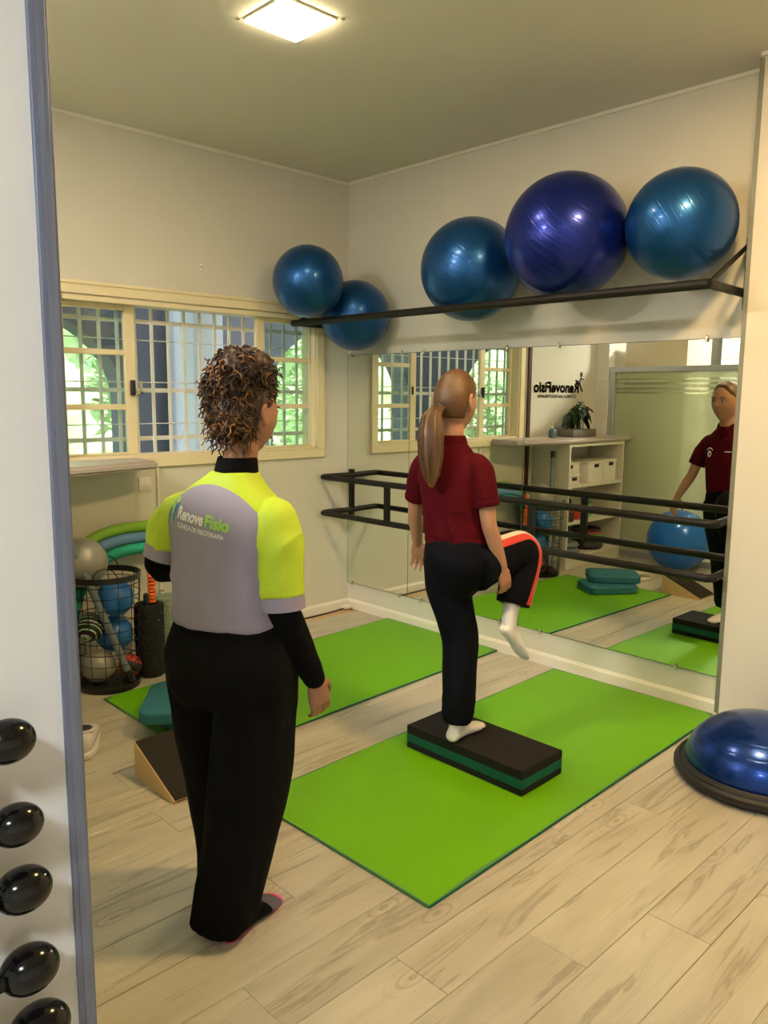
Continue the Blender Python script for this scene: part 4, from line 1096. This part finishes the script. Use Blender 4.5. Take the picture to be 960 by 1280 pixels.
# trousers
bm = BM()
stack(bm, smooth_rows([(.005, -.02, .905, .158, .118), (.008, -.03, .86, .172, .134), (.010, -.04, .79, .186, .150), (.012, -.035, .72, .186, .146), (.012, -.025, .66, .178, .134)]), 40, 2.4)
def trouser_leg(rows):
    add_rings(bm, [oval(V((x, y, z)), V((a, 0, 0)), V((0, b, 0)), 32, 2.3) for x, y, z, a, b in smooth_rows(rows, 6)])
trouser_leg([(.088, -.03, .80, .096, .128), (.088, -.03, .68, .100, .124), (.080, -.035, .55, .102, .120), (.070, -.040, .42, .106, .122), (.056, -.062, .28, .100, .116), (.038, -.094, .15, .094, .106), (.034, -.120, .07, .090, .096), (.032, -.128, .036, .088, .092)])
trouser_leg([(-.085, -.03, .80, .090, .125), (-.090, -.025, .68, .090, .118), (-.092, -.010, .55, .088, .112), (-.090, .008, .42, .088, .108), (-.084, .022, .28, .086, .102), (-.080, .030, .15, .082, .098), (-.080, .030, .03, .080, .096)])
me = remesh(bm, .008, 8)
def knee_w(c): return .35+.65*max(0, min(1, (.85-c.z)/.3))
wrinkle(me, .011, (10, 10, 2.4), 3, knee_w); wrinkle(me, .004, (16, 16, 9), 8, lambda c: gs(c.z-.66, .10)+gs(c.z-.06, .06))
part('trousers', me, 'blackcloth', wo, local=True)
# clinic shirt: torso, sleeves, cuffs, collar
bm = BM()
stack(bm, smooth_rows([(.002, -.025, .878, .166, .130), (.002, -.025, .90, .170, .134), (0, -.022, .96, .166, .130), (-.002, -.018, 1.03, .164, .126), (-.006, -.015, 1.10, .170, .124), (-.010, -.014, 1.155, .176, .116), (-.010, -.012, 1.195, .170, .102), (-.010, -.010, 1.220, .150, .090), (-.008, -.008, 1.243, .122, .080), (-.004, -.004, 1.263, .096, .072), (.002, .0, 1.282, .074, .064), (.006, .002, 1.294, .064, .058)]), 48, 2.35)
me = remesh(bm, .0065, 6)
wrinkle(me, .0085, (11, 11, 3.2), 11, lambda c: max(0, min(1, (1.13-c.z)/.12))); wrinkle(me, .005, (7, 7, 16), 5, lambda c: gs(c.z-.96, .06)); creases(me, .0075, (9, 9, 4.2), 23, lambda c: max(0, min(1, (1.12-c.z)/.12))*max(0, min(1, (c.z-.89)/.05))); creases(me, .005, (14, 14, 12), 41, lambda c: gs(c.z-1.0, .07))
def shirt_mat():
    m, nt, p = nodes('clinic_shirt'); L = nt.links
    p.inputs['Roughness'].default_value = .62
    tc = nt.nodes.new('ShaderNodeTexCoord'); sp = nt.nodes.new('ShaderNodeSeparateXYZ'); L.new(tc.outputs['Object'], sp.inputs[0])
    def mth(op, a, b_):
        q = nt.nodes.new('ShaderNodeMath'); q.operation = op
        for i, s in enumerate((a, b_)):
            if isinstance(s, float): q.inputs[i].default_value = s
            else: L.new(s, q.inputs[i])
        return q.outputs[0]
    ax = mth('ADD', sp.outputs[0], .02); x2 = mth('MULTIPLY', ax, ax)
    edge = mth('SUBTRACT', 1.262, mth('MULTIPLY', x2, 2.9))
    mask = mth('GREATER_THAN', sp.outputs[2], edge)
    side = mth('GREATER_THAN', mth('ABSOLUTE', ax, 0.), .150)
    mx = nt.nodes.new('ShaderNodeMix'); mx.data_type = 'RGBA'; mx.inputs['A'].default_value = (.265, .235, .33, 1); mx.inputs['B'].default_value = (.43, .58, .02, 1)
    L.new(mask, mx.inputs['Factor']); L.new(mx.outputs['Result'], p.inputs['Base Color'])
    n = nt.nodes.new('ShaderNodeTexNoise'); n.inputs['Scale'].default_value = 300; b_ = nt.nodes.new('ShaderNodeBump'); b_.inputs['Strength'].default_value = .06
    L.new(tc.outputs['Object'], n.inputs[0]); L.new(n.outputs[0], b_.inputs['Height']); L.new(b_.outputs[0], p.inputs['Normal'])
    return m
me.materials.append(shirt_mat()); tree = bvh(me)
part('shirt', me, None, wo, local=True, label='grey shirt body with a lime yoke and printed clinic name')
for sh, el, s in ((Rsh, Rel, 1), (Lsh, Lel, -1)):
    dn = (el-sh)
    a = sh+V((-s*.055, 0, -.018)); e = sh+dn*.90 if s > 0 else sh+dn*.72
    bm = BM(); add_tube(bm, spline([a, sh+V((-s*.008, 0, -.040)), sh+dn*.38+V((s*.004, 0, 0)), sh+dn*.62, e], 5), lerp_list([.050, .062, .067, .066, .064], 5), 24, rnd=False)
    me = remesh(bm, .0065, 6); wrinkle(me, .008, (13, 13, 7), 20+s); creases(me, .006, (12, 12, 9), 50+s); part('sleeve', me, 'lime', wo, local=True, label='lime sleeve')
    bm = BM(); dd = dn.normalized(); add_tube(bm, [e-dd*.004, e+dd*.012, e+dd*.034], [.0645, .0655, .065], 24); part('cuff', bm, 'grey', wo, 60, local=True)
    # black long-sleeved undershirt
    wr = Rwr if s > 0 else Lwr
    bm = BM(); tub(bm, [e, el+V((0, -.004, -.004)), el*.55+wr*.45, wr-(wr-el).normalized()*.012], [.052, .049, .044, .034])
    me = remesh(bm, .006, 4); wrinkle(me, .004, (14, 14, 10), 31+s); part('undershirt_sleeve', me, 'blackcloth', wo, local=True)
bm = BM(); add_rings(bm, [oval(V((.006+.10*(z-1.27), .002+.05*(z-1.27), z)), V((r, 0, 0)), V((0, r*.94, 0)), 28) for z, r in ((1.262, .068), (1.29, .0625), (1.32, .0575), (1.332, .0545))], cap=False)
part('undershirt_collar', bm, 'blackcloth', wo, 180, local=True)
# prints on the back
SL = 0.
project_print('print_name', flat_text('Renove', -.102, -.006, 1.172, .031, .03, -.15), tree, 'printw', wo)
project_print('print_name', flat_text('Fisio', .000, .074, 1.157, .031, .03, -.15), tree, 'printg', wo)
project_print('print_subtitle', flat_text('CL\u00cdNICA DE FISIOTERAPIA', -.096, .062, 1.149, .0125, .012, -.15), tree, 'printw', wo)
def strip(pts, ws):
    bm = BM(); vs = []
    P = spline([V((x, 0, z)) for x, z in pts], 6); ws = lerp_list(ws, 6)
    for i, p in enumerate(P):
        d = (P[min(i+1, len(P)-1)]-P[max(i-1, 0)]).normalized(); n = V((-d.z, 0, d.x))
        vs.append((bm.verts.new(p-n*ws[i]), bm.verts.new(p+n*ws[i])))
    for a, b_ in zip(vs, vs[1:]): bm.faces.new((a[0], a[1], b_[1], b_[0]))
    return bm
bm = BM(); bmesh.ops.create_circle(bm, cap_ends=True, segments=16, radius=.0085)
for v in bm.verts: v.co = V((v.co.x-.121, 0, v.co.y+1.216))
project_print('print_figure_head', bm, tree, 'printg', wo)
project_print('print_figure', strip([(-.150, 1.200), (-.134, 1.203), (-.127, 1.182), (-.128, 1.150)], [.002, .005, .006, .002]), tree, 'printg', wo)
project_print('print_figure', strip([(-.108, 1.210), (-.118, 1.196), (-.121, 1.176), (-.118, 1.160)], [.002, .006, .006, .003]), tree, 'printb', wo)
project_print('print_figure', strip([(-.146, 1.192), (-.148, 1.168), (-.142, 1.142)], [.003, .005, .002]), tree, 'printb', wo)
# curly hair: scalp, tall gathered puff, loose curls
bm = BM()
hb = hair_cap(hc, RH, k, .010, hairline([(-1, -.45), (-.45, -.40), (-.10, -.30), (.12, -.12), (.30, .20), (.55, .55), (.75, .70), (1, .9)], -.62))
bmc = hb
part('hair_scalp', bmc, 'haircurl', wo, 180, local=True)
puffs = [(V((.030, .008, 1.574)), V((.080, .082, .052))), (V((.010, -.022, 1.520)), V((.072, .062, .060))), (V((.052, .020, 1.560)), V((.056, .058, .044))), (V((.020, -.036, 1.445)), V((.062, .046, .070)))]
bm = BM()
for c_, r_ in puffs: add_sphere(bm, c_, r_, 24, 16)
me = remesh(bm, .0055, 3); wrinkle(me, .007, (45, 45, 30), 2); wrinkle(me, .003, (110, 110, 80), 6); part('hair_puff', me, 'haircurl', wo, local=True)
bd, bgd = BM(), BM()
random.seed(21)
for i in range(1150):
    c_, r_ = puffs[random.choice((0, 0, 1, 1, 2, 2, 3, 3))]
    d = V((random.gauss(0, 1), random.gauss(0, 1), random.gauss(0, 1))).normalized()
    p = c_+V((d.x*r_.x, d.y*r_.y, d.z*r_.z))*.97
    if (p-hc).dot(RH @ V((0, 1, 0))) > .05 and p.z < 1.53: continue
    tg = (d.cross(V((random.gauss(0, 1), random.gauss(0, 1), random.gauss(0, 1)))).normalized()+V((0, 0, -.4))).normalized()
    dr = (tg+d*random.uniform(.0, .55)).normalized()
    curl(bgd if random.random() < .26 else bd, p, dr, random.uniform(.025, .055), random.uniform(.004, .008), random.uniform(1.2, 2.6), random.uniform(.0022, .0036), random.uniform(0, 6))
hl = hairline([(-1, -.45), (-.45, -.40), (-.10, -.30), (.12, -.12), (.30, .20), (.55, .55), (.75, .70), (1, .9)], -.55)
for i in range(700):  # hair combed back over the scalp
    d = V((random.gauss(0, 1), random.gauss(0, 1), random.gauss(0, 1))).normalized()
    if hl(d) < .02: continue
    p = hc+RH @ (head_point(d, k)+d*.010); tg = V((0, -.8, .6)); tg = (tg-d*tg.dot(d)).normalized()
    curl(bgd if random.random() < .15 else bd, p, RH @ (tg+d*.12), random.uniform(.02, .04), random.uniform(.002, .005), random.uniform(.8, 1.6), random.uniform(.0020, .0032), random.uniform(0, 6))
for i in range(90):   # loose curls at the sides and nape
    a = random.uniform(2.3, 4.6); p = hc+RH @ V((.074*math.sin(a), .080*math.cos(a), random.uniform(-.03, .05)))
    curl(bgd if random.random() < .4 else bd, p, V((math.sin(a)*.35, math.cos(a)*.35, -.9)), random.uniform(.025, .045), random.uniform(.004, .008), random.uniform(1.5, 3), random.uniform(.0018, .0028), random.uniform(0, 6))
part('curls', bd, 'haircurl', wo, 180, local=True, kind='stuff'); part('curls', bgd, 'haircurlg', wo, 180, local=True, kind='stuff', label='golden brown curls')

# ---------- the girl
gi = thing('person', 'girl with a long ponytail in maroon shirt, balancing on one leg on the step', 'person', (-1.265, -2.12, .1135), None, math.radians(8)-PI/2)
k = 1.07
RH = Matrix.Rotation(math.radians(2), 3, 'Z') @ Matrix.Rotation(math.radians(-3), 3, 'X')
hc = V((-.045, -.002, 1.364))
Rsh, Lsh = V((.090, -.030, 1.140)), V((-.172, -.042, 1.132))
Rel, Rwr = V((.138, -.035, .905)), V((.168, .025, .725)); Lel, Lwr = V((-.240, .005, .905)), V((-.282, .085, .762))
bm = BM()
add_head(bm, hc, RH, k)
tub(bm, [V((-.04, -.03, 1.12)), V((-.042, -.028, 1.20)), V((-.044, -.020, 1.27)), hc+V((0, -.018, -.03))], [.055, .046, .043, .046])
stack(bm, smooth_rows([(-.02, -.02, .66, .06, .05), (-.005, -.02, .72, .09, .07), (-.005, -.025, .76, .115, .085), (-.01, -.025, .86, .105, .08), (-.03, -.03, .98, .115, .085), (-.04, -.035, 1.08, .115, .07), (-.042, -.035, 1.13, .075, .05), (-.042, -.03, 1.18, .042, .040)]))
for sh, el, wr in ((Rsh, Rel, Rwr), (Lsh, Lel, Lwr)):
    s = 1 if sh is Rsh else -1
    tub(bm, [sh+V((-s*.055, 0, -.04)), sh+V((-s*.010, 0, -.042)), (sh+el)/2, el, el*.6+wr*.4, wr], [.030, .034, .034, .030, .030, .0215])
add_hand(bm, Rwr, V((.02, .045, -.16)), V((-.85, .2, -.1)), V((.1, .9, .1)), .86, .55)
add_hand(bm, Lwr, V((-.02, .045, -.13)), V((.3, -.85, .0)), V((.85, .3, -.1)), .86, .35, .14)
kL, aL = V((.0, .0, .41)), V((.026, -.055, .075)); kR, aR = V((.150, .225, .770)), V((.153, .130, .508))
tub(bm, [V((-.06, -.02, .74)), V((-.05, -.01, .60)), kL, kL*.55+aL*.45, aL], [.055, .062, .046, .044, .030])
tub(bm, [V((.07, .0, .72)), V((.11, .11, .75)), kR, kR*.55+aR*.45, aR], [.045, .058, .046, .044, .030])
hL, tL = V((.026, -.102, .001)), V((.032, .124, .001)); hR, tR = V((.141, .084, .450)), V((.176, .220, .305))
foot_bm(bm, hL, tL, aL, aL+V((0, .005, .08)), .80); foot_bm(bm, hR, tR, aR, aR*.75+kR*.25, .72)
body = remesh(bm, .0045, 3); part('body', body, 'skin', gi, local=True)
face_parts(gi, hc, RH, k, 'dark')
for h_, t_, a_, sn in ((hL, tL, aL, aL+V((-.004, .01, .045))), (hR-V((0, .006, .005)), tR-V((0, .006, .005)), aR, aR*.86+kR*.14)):
    bm = BM(); foot_bm(bm, h_-(t_-h_).normalized()*.003, t_+(t_-h_).normalized()*.004, a_, sn, .95); me = remesh(bm, .005, 4); wrinkle(me, .0018, (30, 30, 30), 6); part('sock', me, 'sock', gi, local=True)
# track trousers
bm = BM()
stack(bm, smooth_rows([(-.006, -.028, .835, .122, .100), (-.004, -.030, .79, .134, .110), (.0, -.030, .73, .140, .116), (-.006, -.024, .67, .126, .104), (-.020, -.018, .62, .098, .088), (-.03, -.015, .58, .07, .07)]), 36, 2.3)
def leg_rows(pts, rr, n=26):
    add_tube(bm, spline(pts, 7), lerp_list(rr, 7), n)
leg_rows([V((-.055, -.025, .74)), V((-.050, -.02, .62)), V((-.020, -.01, .50)), V((.002, -.005, .40)), V((.014, -.025, .25)), V((.022, -.045, .12)), V((.024, -.048, .075))], [.100, .092, .080, .073, .072, .068, .058])
leg_rows([V((.066, -.03, .72)), V((.085, .04, .738)), V((.115, .12, .755)), V((.138, .185, .765)), V((.150, .220, .745)), V((.152, .212, .69)), V((.153, .172, .60)), V((.153, .150, .547))], [.105, .098, .090, .083, .081, .077, .073, .069])
me = remesh(bm, .0065, 6)
wrinkle(me, .006, (12, 12, 5), 4, lambda c: .4+.6*max(0, min(1, (.7-c.z)/.2))); wrinkle(me, .006, (10, 10, 22), 9, lambda c: gs(c.z-.12, .07))
tree = bvh(me); part('trousers', me, 'navy', gi, local=True)
def ribbon(nm, path, w, offn, out, mt, par, tree):
    """strip laid on the garment along a path; out = direction the seam faces"""
    bm = BM(); rows = []
    P = spline(path, 10); outs = out if isinstance(out, list) else [out]*len(P)
    for i, p in enumerate(P):
        out = outs[i]; d = (P[min(i+1, len(P)-1)]-P[max(i-1, 0)]).normalized(); s_ = d.cross(out).normalized(); row = []
        for q in range(5):
            a = p+s_*(offn+w*(q/4-.5)); h = tree.ray_cast(a+out*.25, -out)
            c_ = h[0]+h[1]*.0022 if h[0] is not None and (h[0]-a).length < .16 else None
            if c_ is None:
                nr = tree.find_nearest(a+out*.08); c_ = nr[0]+nr[1]*.0022
            row.append(bm.verts.new(c_))
        rows.append(row)
    for a, b_ in zip(rows, rows[1:]):
        for q in range(4): bm.faces.new((a[q], a[q+1], b_[q+1], b_[q]))
    part(nm, bm, mt, par, 180, local=True)
rp = [V((.085, .04, .738)), V((.115, .12, .755)), V((.138, .185, .765)), V((.150, .220, .745)), V((.152, .212, .69)), V((.153, .172, .60)), V((.153, .151, .552))]
ro = [V((.62, -.1, .75)), V((.62, 0, .75)), V((.62, .15, .72)), V((.88, .18, .42)), V((.97, .14, .0)), V((.98, .10, .0)), V((.98, .08, .0))]
ro = [v.normalized() for v in spline(ro, 10)]
ribbon('red_stripe', rp, .032, .004, ro, 'red', gi, tree); ribbon('white_stripe', rp, .024, -.024, ro, 'stripew', gi, tree)
lp = [V((-.055, -.025, .74)), V((-.050, -.02, .62)), V((-.020, -.01, .50)), V((.002, -.005, .40)), V((.014, -.025, .25)), V((.022, -.045, .12))]
outl = V((-1, .0, .0))
ribbon('red_stripe', lp, .020, .0, outl, 'red', gi, tree); ribbon('white_stripe', lp, .013, .0175, outl, 'stripew', gi, tree)
# maroon shirt
bm = BM()
stack(bm, smooth_rows([(-.008, -.028, .800, .122, .100), (-.008, -.028, .815, .128, .104), (-.012, -.028, .86, .126, .100), (-.022, -.030, .93, .124, .098), (-.034, -.034, 1.01, .130, .098), (-.042, -.036, 1.07, .138, .094), (-.044, -.036, 1.110, .138, .084), (-.043, -.035, 1.140, .124, .074), (-.043, -.034, 1.165, .100, .064), (-.042, -.031, 1.188, .076, .056), (-.042, -.029, 1.208, .057, .049), (-.042, -.028, 1.218, .050, .046)]), 40, 2.35)
me = remesh(bm, .0055, 5)
wrinkle(me, .007, (12, 12, 5), 14, lambda c: max(0, min(1, (1.08-c.z)/.1))); creases(me, .006, (11, 11, 6), 33, lambda c: max(0, min(1, (1.06-c.z)/.1))*max(0, min(1, (c.z-.83)/.04))); wrinkle(me, .005, (5, 5, 26), 17, lambda c: gs(c.z-.835, .028))
tree = bvh(me); part('shirt', me, 'maroon', gi, local=True)
for sh, el, s in ((Rsh, Rel, 1), (Lsh, Lel, -1)):
    dn = el-sh; a = sh+V((-s*.050, 0, -.012)); e = sh+dn*.66
    bm = BM(); add_tube(bm, spline([a, sh+V((-s*.006, 0, -.026)), sh+dn*.38, e], 6), lerp_list([.042, .050, .053, .051], 6), 24); me = remesh(bm, .0055, 5); wrinkle(me, .006, (16, 16, 9), 40+s); part('sleeve', me, 'maroon', gi, local=True)
    bm = BM(); dd = dn.normalized(); add_tube(bm, [e-dd*.006, e+dd*.002, e+dd*.016, e+dd*.02], [.0515, .0530, .0520, .049], 24); part('sleeve_band', bm, 'maroon', gi, 60, local=True)
# collar
bm = BM(); rg = []
for i in range(30):
    t_ = 2*PI*i/30; fr = math.sin(t_)
    drop = -.042*max(0, fr)**3
    rg.append([V((-.042+r*math.cos(t_), -.028+r*.92*fr+.012*max(0, fr)**3, 1.214+z+drop)) for r, z in ((.062, -.016), (.061, .002), (.054, .022), (.049, .020), (.052, .0))])
add_rings(bm, rg, closed=True); part('collar', bm, 'maroon', gi, 60, local=True)
bm = BM(); g = bmesh.ops.create_circle(bm, cap_ends=True, segments=18, radius=.02)
for v in bm.verts: v.co = V((v.co.x*.75-.098, 0, v.co.y+1.045))
bm2 = strip([(-.122, 1.068), (-.098, 1.082), (-.074, 1.068)], [.002, .0035, .002])
for v in bm2.verts: pass
project_print('emblem', bm, tree, 'printw', gi, -1); project_print('emblem_arc', bm2, tree, 'printw', gi, -1)
project_print('emblem_mark', strip([(-.104, 1.036), (-.096, 1.048), (-.090, 1.034)], [.003, .005, .002]), tree, 'maroon', gi, -1, .0028)
project_print('chest_print', strip([(.002, 1.064), (.02, 1.064), (.04, 1.064)], [.003, .003, .003]), tree, 'printw', gi, -1)
# hair
hb = hair_cap(hc, RH, k, .0075, hairline([(-1, -.40), (-.40, -.36), (-.10, -.26), (.10, -.10), (.26, .22), (.45, .48), (.62, .60), (.75, .62), (1, .9)], -.50))
part('hair', hb, 'hairback', gi, 180, local=True)
kn = V((-.056, -.108, 1.338))
bm = BM(); add_tube(bm, [kn+(RH @ V((.017*math.cos(2*PI*i/18), .0, .017*math.sin(2*PI*i/18)))) for i in range(18)], .0055, 8, closed=True); part('hair_tie', bm, 'blackp', gi, 180, local=True)
bm = BM()
spine = spline([kn+V((.004, .030, .004)), kn, V((-.060, -.148, 1.305)), V((-.050, -.168, 1.24)), V((-.042, -.176, 1.16)), V((-.036, -.178, 1.09)), V((-.034, -.178, 1.042))], 6)
rad = lerp_list([.024, .018, .033, .044, .041, .028, .007], 6)
pts, T, N = frames(spine)
ref = V((1, 0, 0))
rings = []
for p, t_, r in zip(pts, T, rad):
    a = (ref-t_*ref.dot(t_)).normalized(); b_ = t_.cross(a); rings.append([p+a*r*1.15*math.cos(q)*(1+.10*math.sin(9*q))+b_*r*.62*math.sin(q)*(1+.1*math.cos(7*q)) for q in [2*PI*i/36 for i in range(36)]])
add_rings(bm, rings); part('ponytail', bm, 'hairlight', gi, 180, local=True)
bm = BM(); random.seed(5)
for i in range(110):
    q = random.uniform(0, 2*PI); rr = random.uniform(.75, 1.12); en = random.uniform(.65, 1.0); ps = []
    w1 = random.uniform(-.2, .2)
    for j, (p, t_, r) in enumerate(zip(pts, T, rad)):
        f = j/(len(pts)-1)
        if f < .12 or f > en: continue
        a = (ref-t_*ref.dot(t_)).normalized(); b_ = t_.cross(a); r2 = max(r, .014 if f > .5 else 0)
        ps.append(p+a*r2*1.18*rr*math.cos(q+w1*f)+b_*r2*.66*rr*math.sin(q+w1*f))
    add_tube(bm, ps, [.0016]*(len(ps)-1)+[.0005], 4)
part('hair_strands', bm, 'hairlight', gi, 180, local=True, kind='stuff')
